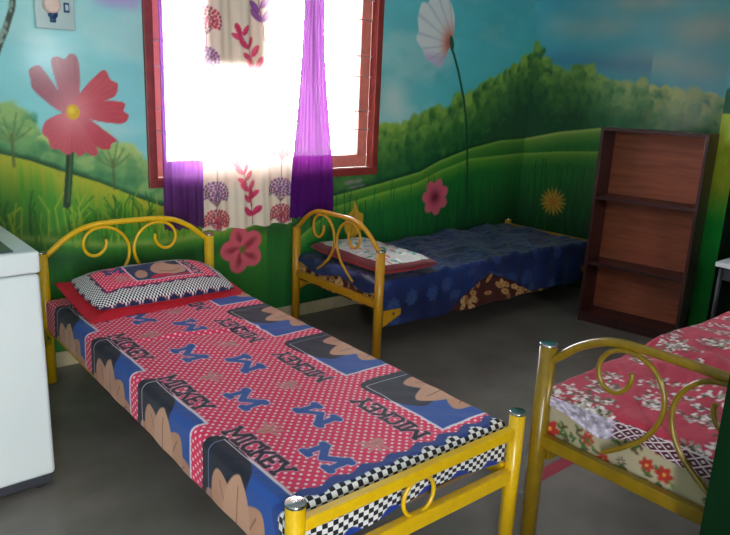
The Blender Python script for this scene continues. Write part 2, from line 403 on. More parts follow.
def paint_back(P):
    h = P.U; z = P.V
    C = lerp(SKY_A, SKY_B, (h-2.2)/1.8)
    C = C*(.93+.14*fbm(h*3, z*6, 4))[..., None]
    C = blend(C, (205, 222, 215), np.clip((fbm(h*2.2+5, z*4, 4)-.48)*2.2, 0, .4))
    C = blend(C, (214, 224, 214), np.exp(-((h-3.32)/.16)**2-((z-1.45)/.17)**2)*.75)   # cloud beside the window
    C = blend(C, (170, 150, 205), np.exp(-((h-1.42)/.12)**4-((z-1.93)/.07)**4)*.9)
    xs = [-2, .78, .83, .88, .95, 1.04, 1.18, 1.34, 1.44, 1.52, 1.7, 3.1, 3.21, 3.3, 3.4, 3.49, 3.69, 3.85, 4.0, 4.16, 4.27, 4.39, 4.46, 4.61, 4.66, 4.73, 4.9]
    zs = [1.4, 1.35, 1.36, 1.375, 1.29, 1.24, 1.22, 1.2, 1.15, 1.08, 1.0, 1.12, 1.24, 1.30, 1.26, 1.3, 1.39, 1.385, 1.475, 1.52, 1.575, 1.62, 1.66, 1.73, 1.77, 1.80, 1.86]
    P.C = C
    trees(P, -1.2, 2.4, xs, zs, (178, 204, 120), (22, 104, 66), 3, .22)
    trees(P, 2.4, 4.95, xs, zs, (150, 186, 74), (14, 80, 42), 4, .36)
    C = P.C
    # left hill
    xs = [-2, .3, .813, .944, 1.08, 1.276, 1.488, 1.601, 2.2, 2.6, 2.835, 3.234, 3.624, 3.828, 4.157, 4.515, 4.828, 4.95]
    zs = [1.1, 1.15, 1.154, 1.116, 1.061, .99, .891, .843, .72, .76, .816, .875, .94, 1.015, 1.097, 1.153, 1.164, 1.16]
    r1 = np.interp(h, xs, zs)
    # dark ground under the trees
    C = blend(C, (10, 66, 36), np.clip((r1+.02+.02*fbm(h*20, z*20)-z)/.03, 0, 1))
    Ca = hill(C, h, z, r1, (172, 178, 40), (62, 138, 30), .2, 1.3, low=(34, 104, 34))
    Cb = hill(C, h, z, r1, (96, 148, 44), (24, 104, 36), .12, .6, low=(10, 84, 38), edge=(140, 178, 74))
    C = np.where((h < 2.3)[..., None], Ca, Cb)
    xs2 = [2.3, 2.83, 3.25, 3.6, 3.836, 4.166, 4.532, 4.9]; zs2 = [.4, .74, .81, .86, .94, 1.019, 1.032, 1.047]
    r2 = np.interp(h, xs2, zs2)
    C2 = hill(C, h, z, r2, (104, 158, 46), (20, 108, 40), .13, .9, low=(6, 64, 30), edge=(136, 178, 66))
    C = np.where((h >= 2.55)[..., None], C2, C)
    # pale path low on the left and the grass bank under it
    r3 = np.interp(h, [-2, .6, .949, 1.256, 1.6, 1.938, 2.178, 2.5], [.8, .78, .72, .655, .63, .65, .72, .78])
    C = blend(C, (160, 178, 84), np.exp(-((z-r3)/.022)**2)*.65*(h < 2.45))
    C = blend(C, (14, 78, 34), np.exp(-((z-r3+.10)/.05)**2)*.7*(h < 2.45))
    C = blend(C, (30, 110, 36), np.clip((r3-.14-z)/.1, 0, 1)*.6*(h < 2.45))
    P.C = C
    rs = np.random.RandomState(5)
    for k in range(170):       # painted grass blades
        x = rs.uniform(.7, 2.5); y = rs.uniform(.70, .82); l = rs.uniform(.05, .16)
        P.stroke([(x, y-.05), (x+rs.uniform(-.02, .02), y+l*.5), (x+rs.uniform(-.05, .05), y+l)], .006, random.choice([(40, 120, 26), (110, 160, 30), (24, 92, 24), (150, 176, 40)]), soft=.008)
    for k in range(120):
        x = rs.uniform(2.7, 4.85); y = rs.uniform(.4, .8); l = rs.uniform(.06, .14)
        P.stroke([(x, y-.05), (x+rs.uniform(-.02, .02), y+l)], .006, random.choice([(14, 100, 34), (34, 122, 40), (8, 74, 30)]), soft=.01)
    # bare painted trees
    for (tx, tz) in ((.87, 1.14), (1.35, 1.0)):
        P.stroke([(tx, tz-.05), (tx, tz+.1)], .010, (74, 96, 50), soft=.014)
        for (dx, dz) in ((-.06, .15), (.06, .16), (-.03, .18), (.09, .13), (.03, .2), (-.09, .12)):
            P.stroke([(tx, tz+.06), (tx+dx*.6, tz+dz*.75), (tx+dx, tz+dz)], .004, (92, 112, 58), soft=.012)
    # stem in the top left corner
    P.stroke([(.95, 2.2), (.935, 1.9), (.919, 1.81), (.882, 1.71), (.85, 1.64), (.80, 1.5), (.78, 1.4)], .026, (40, 60, 44), soft=.006)
    rs2 = np.random.RandomState(2)
    for k in range(26):
        t = rs2.rand(); x = .80+.14*t; y = 1.5+.38*t
        P.ell((x+rs2.uniform(-.01, .01), y), .006, .010, 0, (130, 150, 140), soft=.006)
    # big pink flower
    P.stroke([(1.150, 1.2), (1.135, 1.149), (1.118, 1.0), (1.102, .882)], .036, (20, 58, 32), soft=.006)
    P.stroke([(1.14, 1.14), (1.110, .90)], .010, (60, 100, 50), soft=.006)
    c0 = (1.162, 1.347)
    petals = [
        ([(1.10, 1.35), (.988, 1.445), (.975, 1.50), (.972, 1.54), (1.0, 1.56), (1.031, 1.552), (1.105, 1.438), (1.15, 1.37)], (168, 92, 108)),
        ([(1.13, 1.37), (1.098, 1.46), (1.075, 1.582), (1.10, 1.61), (1.14, 1.60), (1.165, 1.625), (1.2, 1.607), (1.205, 1.5), (1.185, 1.37)], (176, 96, 110)),
        ([(1.17, 1.37), (1.215, 1.455), (1.30, 1.54), (1.335, 1.555), (1.36, 1.51), (1.395, 1.49), (1.385, 1.44), (1.35, 1.415), (1.24, 1.38)], (212, 78, 92)),
        ([(1.18, 1.35), (1.25, 1.388), (1.34, 1.405), (1.425, 1.395), (1.42, 1.355), (1.445, 1.33), (1.405, 1.29), (1.25, 1.31)], (210, 72, 88)),
        ([(1.18, 1.33), (1.25, 1.305), (1.32, 1.25), (1.375, 1.205), (1.345, 1.185), (1.335, 1.16), (1.286, 1.164), (1.23, 1.22)], (206, 70, 88)),
        ([(1.16, 1.34), (1.22, 1.26), (1.275, 1.15), (1.245, 1.125), (1.215, 1.145), (1.18, 1.125), (1.155, 1.15), (1.12, 1.14), (1.12, 1.25)], (208, 84, 98)),
        ([(1.15, 1.34), (1.14, 1.2), (1.12, 1.14), (1.08, 1.165), (1.045, 1.17), (1.035, 1.215), (1.01, 1.25), (1.04, 1.31)], (214, 92, 106))]
    for pts, col in petals:
        r = P.smooth_poly(pts, np.array(col)*.86, soft=.005)
        w, m = r; U = P.U[w]; V = P.V[w]; rr = np.hypot(U-c0[0], V-c0[1]); an = np.arctan2(V-c0[1], U-c0[0])
        P.C[w] = blend(P.C[w], col, m*(.4+.16*np.sin(an*46)+.5*(fbm(U*30, V*30, 3)-.5)))
        P.C[w] = blend(P.C[w], (232, 150, 160), m*np.exp(-(rr/.11)**2)*.75)
    P.ell(c0, .033, .037, 0, (222, 178, 30), soft=.006)
    P.ell((c0[0]-.006, c0[1]+.006), .014, .016, 0, (238, 206, 70), soft=.012)
    # pink flower low, half behind the curtain
    for k in range(5):
        a = PI/2+.3+k*2*PI/5; c = (2.125+math.cos(a)*.075, .525+math.sin(a)*.075)
        P.ell(c, .078, .066, a, (214, 92, 108), soft=.008)
        P.ell((2.125+math.cos(a)*.06, .525+math.sin(a)*.06), .05, .02, a, (150, 46, 62), soft=.02)
    P.ell((2.125, .525), .024, .024, 0, (120, 110, 50), soft=.008)
    # white cosmos seen from the side and its tall stem
    P.stroke([(3.849, 1.852), (3.9, 1.78), (3.955, 1.675), (4.0, 1.57), (4.045, 1.46), (4.09, 1.3), (4.115, 1.16), (4.15, .9), (4.171, .686), (4.177, .3)], .021, (14, 70, 46), soft=.005)
    w, m = P.smooth_poly([(3.512, 2.0), (3.54, 2.10), (3.60, 2.11), (3.64, 2.17), (3.71, 2.14), (3.76, 2.2), (3.83, 2.13), (3.875, 2.05), (3.885, 1.95), (3.865, 1.86), (3.82, 1.78), (3.775, 1.70), (3.72, 1.69), (3.68, 1.715), (3.62, 1.73), (3.57, 1.80), (3.51, 1.86), (3.525, 1.92)], (222, 226, 226), soft=.005)
    U = P.U[w]; V = P.V[w]; an = np.arctan2(V-1.85, U-3.90)
    P.C[w] = blend(P.C[w], (150, 170, 188), m*np.clip(np.sin(an*11)**16, 0, 1)*.45)
    P.C[w] = blend(P.C[w], (178, 160, 200), m*np.clip((1.80-V)/.08, 0, .6))
    P.C[w] = blend(P.C[w], (196, 96, 76), m*np.exp(-(np.hypot(U-3.845, (V-1.86)/1.5)/.07)**2))
    P.ell((3.868, 1.862), .022, .05, .3, (20, 80, 54), soft=.008)
    # middle pink flower
    P.stroke([(3.81, .65), (3.835, .58), (3.85, .42)], .012, (12, 60, 30), soft=.006)
    for k in range(7):
        a = .4+k*2*PI/7; P.ell((3.805+math.cos(a)*.072, .735+math.sin(a)*.072), .072, .05, a, (206, 92, 112), soft=.01)
    w = P.win(3.68, 3.95, .6, .88); U = P.U[w]; V = P.V[w]
    P.C[w] = blend(P.C[w], (110, 20, 46), np.exp(-(np.hypot(U-3.80, V-.735)/.05)**2))
    # yellow tulip near the bed head
    P.smooth_poly([(2.93, .56), (2.94, .66), (2.99, .70), (3.01, .76), (3.045, .69), (3.09, .66), (3.08, .56), (3.0, .50)], (206, 158, 40), soft=.006)
    P.stroke([(3.01, .72), (2.99, .55)], .008, (160, 110, 30), soft=.01)
    # stones under the window corner
    for (x, y, a, b_, cc) in ((2.96, .895, .05, .016, (130, 128, 112)), (3.03, .90, .045, .015, (120, 124, 108)), (2.99, .86, .045, .013, (110, 116, 100)), (3.06, .868, .04, .012, (96, 108, 92))):
        P.ell((x, y), a, b_, .1, cc, soft=.01)

def paint_right(P):
    y = P.U; z = P.V
    C = lerp(SKY_B*np.array((1.05, 1.0, 1.05)), SKY_A, (3.0-y)/1.5)
    C = C*(.93+.14*fbm(y*3+9, z*6, 4))[..., None]
    for (cy, cz, sy, sz, am) in ((3.0, 2.03, .3, .09, .55), (2.25, 2.0, .25, .10, .75), (2.65, 1.78, .35, .09, .55), (2.25, 1.72, .2, .07, .3), (2.7, 2.2, .4, .08, .6), (3.4, 2.05, .2, .1, .35)):
        n = .6+.8*fbm(y*7, z*9, 3)
        C = blend(C, (216, 206, 190), np.exp(-((y-cy)/sy)**2-((z-cz)/sz)**2)*am*n)
    C = blend(C, (70, 130, 176), np.exp(-((z-(1.80-.05*(3.6-y)))/.07)**2)*.5*(y > 2.6))
    ys = [-2, 2.0, 2.08, 2.134, 2.234, 2.313, 2.518, 2.681, 2.791, 2.925, 3.002, 3.103, 3.367, 3.519, 3.58, 3.63, 3.9]
    zs = [1.5, 1.52, 1.541, 1.57, 1.587, 1.63, 1.591, 1.65, 1.618, 1.70, 1.649, 1.74, 1.718, 1.79, 1.84, 1.93, 1.8]
    P.C = C; trees(P, 1.5, 3.7, ys, zs, (150, 186, 74), (14, 80, 42), 5, .36); Ca = P.C.copy()
    P.C = C; trees(P, 1.5, 3.7, ys, zs, (202, 214, 134), (34, 116, 72), 5, .30); Cb = P.C
    t = np.clip((3.15-y)/.35, 0, 1)[..., None]; C = Ca*(1-t)+Cb*t
    for ty in (2.33, 2.6, 2.86):
        C = blend(C, (110, 96, 66), np.exp(-((y-ty)/.012)**2)*(z < 1.45)*.35)
    r1 = np.interp(y, [-2, 2.075, 2.19, 2.951, 3.303, 3.62, 3.8], [1.3, 1.319, 1.324, 1.30, 1.245, 1.17, 1.15])
    C = hill(C, y, z, r1, (140, 176, 70), (36, 122, 42), .13, .5, low=(16, 98, 44), edge=(190, 206, 110))
    r2 = np.interp(y, [-2, 2.4, 2.93, 3.29, 3.62, 3.8], [1.16, 1.14, 1.125, 1.09, 1.045, 1.04])
    C = hill(C, y, z, r2, (118, 168, 54), (24, 112, 42), .13, .8, low=(6, 64, 30), edge=(150, 186, 76))
    P.C = C
    rs = np.random.RandomState(8)
    for k in range(160):
        x = rs.uniform(2.0, 3.64); yy = rs.uniform(.4, .9); l = rs.uniform(.06, .14)
        P.stroke([(x, yy-.05), (x+rs.uniform(-.02, .02), yy+l)], .006, random.choice([(14, 100, 34), (34, 122, 40), (8, 74, 30)]), soft=.01)
    c = (3.297, .675)
    P.stroke([(c[0], c[1]), (3.30, .5), (3.30, .3)], .012, (12, 66, 30), soft=.006)
    for k in range(18):
        a = k*2*PI/18; P.ell((c[0]+math.cos(a)*.075, c[1]+math.sin(a)*.065), .052, .011, a, (204, 158, 52) if k % 2 else (184, 134, 40), soft=.008)
    P.ell(c, .028, .026, 0, (206, 120, 40), soft=.012)

def paint_column(P):
    z = P.V; y = P.U
    C = lerp((24, 150, 62), (24, 170, 60), (z-.3)/.5)
    C = C*(1-np.clip((z-.75)/.25, 0, 1)[..., None])+np.array((186, 206, 58.))*np.clip((z-.75)/.25, 0, 1)[..., None]
    C = blend(C, (16, 96, 56), np.clip((z-1.455)/.006, 0, 1)); C = blend(C, (90, 196, 214), np.clip((z-1.60-.03*np.sin(y*40))/.01, 0, 1))
    P.C = C*(.88+.24*fbm(y*30, z*12, 3))[..., None]

ST = .0065
us = np.arange(XL, XW+ST*.5, ST); vs = np.arange(0, ZC+ST*.5, ST)
us[-1] = XW; vs[-1] = ZC
P = Painter(us/K, CH+(vs-CH)/K, (0, 0, 0)); paint_back(P)
X, Z = np.meshgrid(us, vs); Y = np.full(X.shape, YW)
cx = (X[:-1, :-1]+X[1:, 1:])/2; cz = (Z[:-1, :-1]+Z[1:, 1:])/2
keep = ~((cx > WX0+.02) & (cx < WX1-.02) & (cz > WZ0+.02) & (cz < WZ1-.02))
structure(grid_mesh('wall_back', X, Y, Z, P, None, MAT_MURAL, keep=keep, smooth=False))
# masonry behind the painted skin
w = boxes('wall_back_masonry', [(XL-.2, WX0+.02, YW+.004, YW+.22, -.1, ZC), (WX1-.02, XW+.2, YW+.004, YW+.22, -.1, ZC), (WX0+.02, WX1-.02, YW+.004, YW+.22, -.1, WZ0+.02), (WX0+.02, WX1-.02, YW+.004, YW+.22, WZ1-.02, ZC)], MAT_PLASTER)
w.name = 'trim_1'; structure(w)
ys = np.arange(1.9, YW+ST*.5, ST); ys[-1] = YW
P = Painter(ys/K, CH+(vs-CH)/K, (0, 0, 0)); paint_right(P)
Yy, Z = np.meshgrid(ys, vs)
structure(grid_mesh('wall_right', np.full(Z.shape, XW), Yy, Z, P, None, MAT_MURAL, smooth=False, flip=False))
structure(boxes('wall_right_masonry', [(XW+.004, XW+.2, YF, YW+.2, -.1, ZC)], MAT_GREENWALL)).name = 'trim_2'
# painted pillar on the right wall
CX = 4.62; cy0, cy1 = 1.845, 1.968
ys = np.linspace(cy0, cy1, 20); P = Painter(ys, vs, (0, 0, 0)); paint_column(P); Yy, Z = np.meshgrid(ys, vs)
col = structure(grid_mesh('trim_3', np.full(Z.shape, CX), Yy, Z, P, None, MAT_MURAL, smooth=False))
structure(boxes('trim_4', [(CX+.003, XW-.001, cy0, cy1, 0, ZC-.001)], MAT_GREENWALL))
structure(boxes('floor', [(XL-.2, XW+.2, YF-.2, YW+.2, -.1, 0)], MAT_FLOOR))
structure(boxes('ceiling', [(XL-.2, XW+.2, YF-.2, YW+.22, ZC, ZC+.12)], MAT_CEIL))
# plain left wall; unseen front wall, doorway and small window placed for daylight from behind
DX0, DX1, DZ = -.86, -.22, 2.05
structure(boxes('wall_left', [(XL-.2, XL, YF-.2, YW+.004, 0, ZC)], MAT_PLASTER))
VX0, VX1, VZ0, VZ1 = 2.2, 2.72, 1.55, 1.95
structure(boxes('wall_front', [(XL, DX0, YF-.2, YF, 0, ZC), (DX1, VX0, YF-.2, YF, 0, ZC), (DX0, DX1, YF-.2, YF, DZ, ZC), (VX1, XW, YF-.2, YF, 0, ZC), (VX0, VX1, YF-.2, YF, 0, VZ0), (VX0, VX1, YF-.2, YF, VZ1, ZC)], MAT_PLASTER))
def frame_boxes(a0, a1, z0, z1, t, d0, d1, axis='x'):
    L = [(a0, a1, z0, z0+t), (a0, a1, z1-t, z1), (a0, a0+t, z0+t, z1-t), (a1-t, a1, z0+t, z1-t)]
    return [(p, q, d0, d1, r, s) if axis == 'x' else (d0, d1, p, q, r, s) for p, q, r, s in L]
structure(boxes('door_1', [(DX0, DX0+.05, YF-.12, YF+.02, 0, DZ), (DX1-.05, DX1, YF-.12, YF+.02, 0, DZ), (DX0, DX1, YF-.12, YF+.02, DZ-.05, DZ)], MAT_DOORWOOD))
structure(boxes('window_2', frame_boxes(VX0, VX1, VZ0, VZ1, .04, YF-.12, YF+.01), MAT_WINFRAME))
# green partition end close to the camera on the right
structure(boxes('wall_partition', [(1.72, 1.82, -1.28, .612, 0, ZC)], MAT_PARTITION, bevel=.004))
# skirting
structure(boxes('baseboard_back', [(XL+.002, XW-.002, YW-.012, YW-.001, 0, .085)], MAT_BASE, bevel=.002))

# window 1
win = structure(empty('window_1', ((WX0+WX1)/2, YW, WZ0)))
def wchild(o): o.matrix_parent_inverse = win.matrix_world.inverted(); return o
bpy.context.view_layer.update()
wchild(boxes('window_frame', frame_boxes(WX0-.005, WX1+.005, WZ0-.005, WZ1, .05, YW-.02, YW+.05), MAT_WINFRAME, win, bevel=.004))
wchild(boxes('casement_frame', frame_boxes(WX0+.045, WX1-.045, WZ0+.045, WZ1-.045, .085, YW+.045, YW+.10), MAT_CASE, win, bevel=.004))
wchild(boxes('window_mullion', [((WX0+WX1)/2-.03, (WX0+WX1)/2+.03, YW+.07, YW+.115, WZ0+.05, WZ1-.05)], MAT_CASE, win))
for i, z in enumerate((1.245, 1.366, 1.59, 1.722, 1.95, 2.075, 2.29)):
    zz = CH+(z-CH)*K
    wchild(cyl('grille_bar', (YW+.030, zz), .0035, WX0+.04, WX1-.04, MAT_BARS, win, seg=10, axis='x'))
glass, nt, b = new_mat('window_glass')
for n in list(nt.nodes):
    if n.type == 'BSDF_PRINCIPLED': nt.nodes.remove(n)
gl = nt.nodes.new('ShaderNodeBsdfTransparent'); gg = nt.nodes.new('ShaderNodeBsdfGlossy'); gm = nt.nodes.new('ShaderNodeMixShader'); fr = nt.nodes.new('ShaderNodeFresnel')
gg.inputs['Roughness'].default_value = .02; fr.inputs['IOR'].default_value = 1.45
nt.links.new(fr.outputs[0], gm.inputs[0]); nt.links.new(gl.outputs[0], gm.inputs[1]); nt.links.new(gg.outputs[0], gm.inputs[2]); nt.links.new(gm.outputs[0], nt.nodes['Material Output'].inputs['Surface'])
wchild(boxes('glass_pane', [(WX0+.1, (WX0+WX1)/2-.03, YW+.09, YW+.095, WZ0+.1, WZ1-.1)], glass, win))
wchild(boxes('glass_pane', [((WX0+WX1)/2+.03, WX1-.1, YW+.09, YW+.095, WZ0+.1, WZ1-.1)], glass, win))

# ------------------------------------------------------------------ curtains
def curtain(name, x0b, x1b, x0t, x1t, z0, z1, yc, folds, amp, mat, painter=None, res=.006, hemwave=.006, flare=None, phase=0.):
    wid = max(x1b-x0b, x1t-x0t)
    nu = int(wid/res)+2; nv = int((z1-z0)/res)+2
    if painter is None: nu = max(nu, folds*16); nv = min(nv, 90)
    a = np.linspace(0, 1, nu); v = np.linspace(z0, z1, nv); A, V = np.meshgrid(a, v)
    t = (V-z0)/(z1-z0)
    if flare is not None: t = np.clip((V-z0)/flare, 0, 1); t = t*t*(3-2*t)
    Xl = x0b+(x0t-x0b)*t; Xr = x1b+(x1t-x1b)*t
    Xx = Xl+(Xr-Xl)*A
    ph = A*folds*2*PI+phase+.8*np.sin(V*1.7)
    Yy = yc+amp*np.sin(ph)*(.7+.3*np.sin(A*9+V*2))+.004*np.sin(A*folds*5.1*PI+V*3)
    Zz = V+hemwave*np.sin(A*folds*2*PI)*(1-np.clip((V-z0)/.2, 0, 1))
    P = None
    if painter: P = Painter(x0b+a*wid, v, (244, 228, 208)); painter(P)
    return grid_mesh(name, Xx, Yy, Zz, P, None, mat)

def leaf_branch(P, x, y, h, col, lean=0., n=4, ls=.045, curl=1.):
    stem = tuple(c*.7 for c in col)
    pts = [(x+lean*(k/8)**1.6, y+h*k/8) for k in range(9)]
    P.stroke(pts, .005, stem, soft=.003)
    for k in range(n):
        t = .35+.6*k/(n-1); cx = x+lean*t**1.6; cy = y+h*t; s = 1-.25*t
        for sgn in (-1, 1):
            a = PI/2-sgn*(.75+.15*math.sin(k*3))-lean*2
            off = .012*sgn*(k % 2)
            c = (cx+math.cos(a)*ls*1.05*s, cy+math.sin(a)*ls*1.05*s+off)
            P.ell(c, ls*s, ls*.43*s, a, col, soft=.003)
            P.ell((c[0]-.004, c[1]+.003), ls*s*.85, ls*.07, a, tuple(min(255, q*1.2+22) for q in col), soft=.003)
    P.ell((x+lean*1.12, y+h+ls*.7), ls*.8, ls*.34, PI/2-lean*3, col, soft=.003)
def umbel(P, x, y, r, col, stem=.16):
    P.stroke([(x, y-stem), (x, y-r*.8)], .004, (110, 60, 80), soft=.003)
    for k in range(9):
        a = PI*(-.05+1.1*k/8); P.stroke([(x, y-r*.9), (x+math.cos(a)*r*.8, y+math.sin(a)*r*.55)], .0028, (110, 60, 80), soft=.003)
    rs = np.random.RandomState(int(x*1000+y*777) % 9999)
    for ring in range(5):
        rr = r*ring/4.; n = max(1, int(round(ring*5.6)))
        for k in range(n):
            a = 2*PI*k/n+ring*.3
            if math.sin(a) < -.55 and ring > 2: continue
            P.ell((x+rr*math.cos(a)*1.05, y+rr*math.sin(a)*.9), .0088, .0088, 0, tuple(c*rs.uniform(.75, 1.15) for c in col), soft=.003)
def paint_floral(P):
    pur = (124, 60, 146); cr = (184, 34, 74); red = (214, 40, 96)
    for x in (1.925, 2.375):
        umbel(P, x, .885, .078, pur, .2); umbel(P, x+.01, .725, .074, cr, .1)
    leaf_branch(P, 2.175, .68, .16, red, -.01, 2, .045); leaf_branch(P, 2.165, .80, .26, red, -.09, 4, .040)
    leaf_branch(P, 2.12, 1.20, .22, pur, -.03, 4, .038)
    umbel(P, 1.94, 1.42, .055, (150, 120, 170)); umbel(P, 1.93, 1.10, .055, cr); umbel(P, 2.38, 1.12, .055, cr)
    leaf_branch(P, 2.225, 1.50, .28, red, -.13, 4, .044)
    leaf_branch(P, 2.245, 1.76, .30, pur, -.05, 4, .050)
    umbel(P, 1.885, 1.84, .078, cr, .16); umbel(P, 1.875, 1.635, .074, pur, .14)
    umbel(P, 2.43, 1.80, .07, cr, .16); umbel(P, 2.42, 1.42, .07, pur, .14)
    umbel(P, 1.88, 2.1, .07, pur, .14)
tag(cyl('curtain_rod', (YW-.075, 2.50), .011, 1.42, 3.35, MAT_CHROME, axis='x'), 'thin metal curtain rod fixed across the top of the window', 'curtain rod')
tag(curtain('purple_curtain', 1.605, 1.845, 1.600, 1.84, .705, 2.488, 3.585, 5, .016, MAT_CUR_SHEER), 'sheer purple curtain at the left side of the window, glowing white over the glass', 'curtain')
tag(curtain('floral_curtain', 1.842, 2.462, 1.842, 2.462, .672, 2.488, 3.60, 4, .013, MAT_CUR_FLORAL, paint_floral), 'cream curtain printed with red leaf sprigs and purple berry heads', 'curtain')
tag(curtain('purple_curtain', 2.445, 2.785, 2.520, 2.665, .697, 2.488, 3.588, 6, .014, MAT_CUR_DENSE, flare=1.3), 'gathered purple curtain to the right of the floral curtain', 'curtain')
tag(boxes('glare_block_cloth', [(1.872, 2.262, YW-.040, YW-.028, 1.61, 2.47)], MAT_BEIGECLOTH, bevel=.003), 'unseen cloth added at the window top behind the floral curtain, blocking the glare', 'cloth')  # unseen; added to keep backlight off the curtain top

# ------------------------------------------------------------------ switch board
sb = tag(empty('switch_board', (1.11, YW, 1.85)), 'pale switch board with round knob on the wall above the big pink flower', 'switch board')
bpy.context.view_layer.update()
def sbc(o): o.matrix_parent_inverse = sb.matrix_world.inverted(); return o
sbc(rounded('board', (1.022, 1.203, YW-.035, YW-.001, 1.735, 2.02), MAT_SWITCH, sb, .006, 3))
sbc(cyl('plug_socket', (1.095, 1.80), .019, YW-.062, YW-.034, MAT_BLUEPL, sb, axis='y'))
sbc(boxes('plug_body', [(1.083, 1.107, YW-.058, YW-.034, 1.765, 1.80)], MAT_BLUEPL, sb, bevel=.004))
sbc(cyl('round_knob', (1.088, 1.842), .038, YW-.085, YW-.034, MAT_PINKPL, sb, axis='y', bev=.008))
sbc(boxes('switch', [(1.150, 1.176, YW-.045, YW-.034, 1.815, 1.860)], MAT_BLUEPL, sb, bevel=.003))
sbc(boxes('switch_rocker', [(1.156, 1.170, YW-.050, YW-.044, 1.825, 1.850)], MAT_SWITCH, sb, bevel=.002))

# ------------------------------------------------------------------ beds
def tri_plate(name, pts, y0, y1, mat, parent):
    bm = bmesh.new(); a = [bm.verts.new((p[0], y0, p[1])) for p in pts]; b_ = [bm.verts.new((p[0], y1, p[1])) for p in pts]
    bm.faces.new(a[::-1]); bm.faces.new(b_); n = len(pts)
    for i in range(n): bm.faces.new((a[i], a[(i+1) % n], b_[(i+1) % n], b_[i]))
    bmesh.ops.recalc_face_normals(bm, faces=bm.faces[:])
    return link_obj(name, mesh_from(bm, name), mat, parent)
def make_bed(label, org, rz, W, L, HP, FP, rail, deck, mat, arch=0., group=None, foot_z=(.427, .265), R=.027):
    """local frame: head posts at y = 0 (x 0 and W), foot at y = -L"""
    t = tag(empty('metal_bed', (org[0], org[1], 0), rz), label, 'bed')
    for x in (0, W):
        p = cyl('head_post', (x, 0), R, 0, HP, mat, t); cyl('post_cap', (x, 0), R+.002, HP-.002, HP+.008, MAT_CHROME, p, bev=.003)
        p = cyl('foot_post', (x, -L), R, 0, FP, mat, t); cyl('post_cap', (x, -L), R+.002, FP-.002, FP+.008, MAT_CHROME, p, bev=.003)
    k = W/.895; dz = (HP-.678)*.6
    a = [(0, .650), (.05, .686), (.11, .735), (.19, .778), (.27, .797), (.36, .801), (.4475, .801)]
    dz += arch
    pts = [(x*k, 0, z+dz) for x, z in a]+[(W-x*k, 0, z+dz) for x, z in a[-2::-1]]
    tube('head_arch', catmull(pts, 6), .0145, mat, t)
    sc = [(.315, .725), (.317, .700), (.302, .668), (.268, .645), (.228, .652), (.203, .687), (.205, .735), (.240, .775), (.300, .790), (.365, .773), (.412, .728), (.434, .668), (.425, .603), (.385, .535), (.315, .475), (.255, .435)]
    for sgn in (0, 1):
        q = [((x if sgn == 0 else .895-x)*k, .0, z+dz-.010) for x, z in sc]
        tube('scroll', catmull(q, 5), .0085, mat, t, seg=10)
    zr = rail
    boxes('head_rail', [(R*.8, W-R*.8, -.016, .016, zr-.022, zr+.022)], mat, t, bevel=.004)
    if foot_z:
        boxes('foot_top_rail', [(R*.8, W-R*.8, -L-.015, -L+.015, foot_z[0]-.019, foot_z[0]+.019)], mat, t, bevel=.004)
        boxes('foot_lower_rail', [(R*.8, W-R*.8, -L-.015, -L+.015, foot_z[1]-.026, foot_z[1]+.026)], mat, t, bevel=.004)
        zc = (foot_z[0]+foot_z[1])/2; rr = (foot_z[0]-foot_z[1])/2-.018
        tube('foot_ring', [(W/2+rr*math.cos(i*PI/16), -L, zc+rr*math.sin(i*PI/16)) for i in range(32)], .007, mat, t, closed=True, seg=8)
    for x0 in (.012, W-.037):
        boxes('side_rail', [(x0, x0+.025, -L+.02, -.02, deck-.05, deck-.002)], mat, t, bevel=.003)
    zb = deck-.003
    for x in (-.0225, W+.019):
        for y, s in ((0, -1), (-L, 1)):
            bm = bmesh.new()
            prof = [(y+s*R*.8, zb+.0), (y+s*.16, zb-.005), (y+s*.16, zb-.042), (y+s*R*.8, zb-.10)]
            A = [bm.verts.new((x, p[0], p[1])) for p in prof]; B = [bm.verts.new((x+.0035, p[0], p[1])) for p in prof]
            bm.faces.new(A); bm.faces.new(B[::-1])
            for i in range(4): bm.faces.new((A[i], B[i], B[(i+1) % 4], A[(i+1) % 4]))
            bmesh.ops.recalc_face_normals(bm, faces=bm.faces[:])
            br = link_obj('corner_bracket', mesh_from(bm, 'corner_bracket'), mat, t)
            cyl('bolt', (y+s*.10, zb-.028), .010, x-.004, x+.0075, MAT_STEEL, br, seg=6, axis='x')
    boxes('deck_board', [(.03, W-.03, -L+.035, -.03, deck, deck+.012)], MAT_PLYDECK, t)
    return t

def bed_point(org, rz, x, y):
    return (org[0]+x*math.cos(rz)-y*math.sin(rz), org[1]+x*math.sin(rz)+y*math.cos(rz))

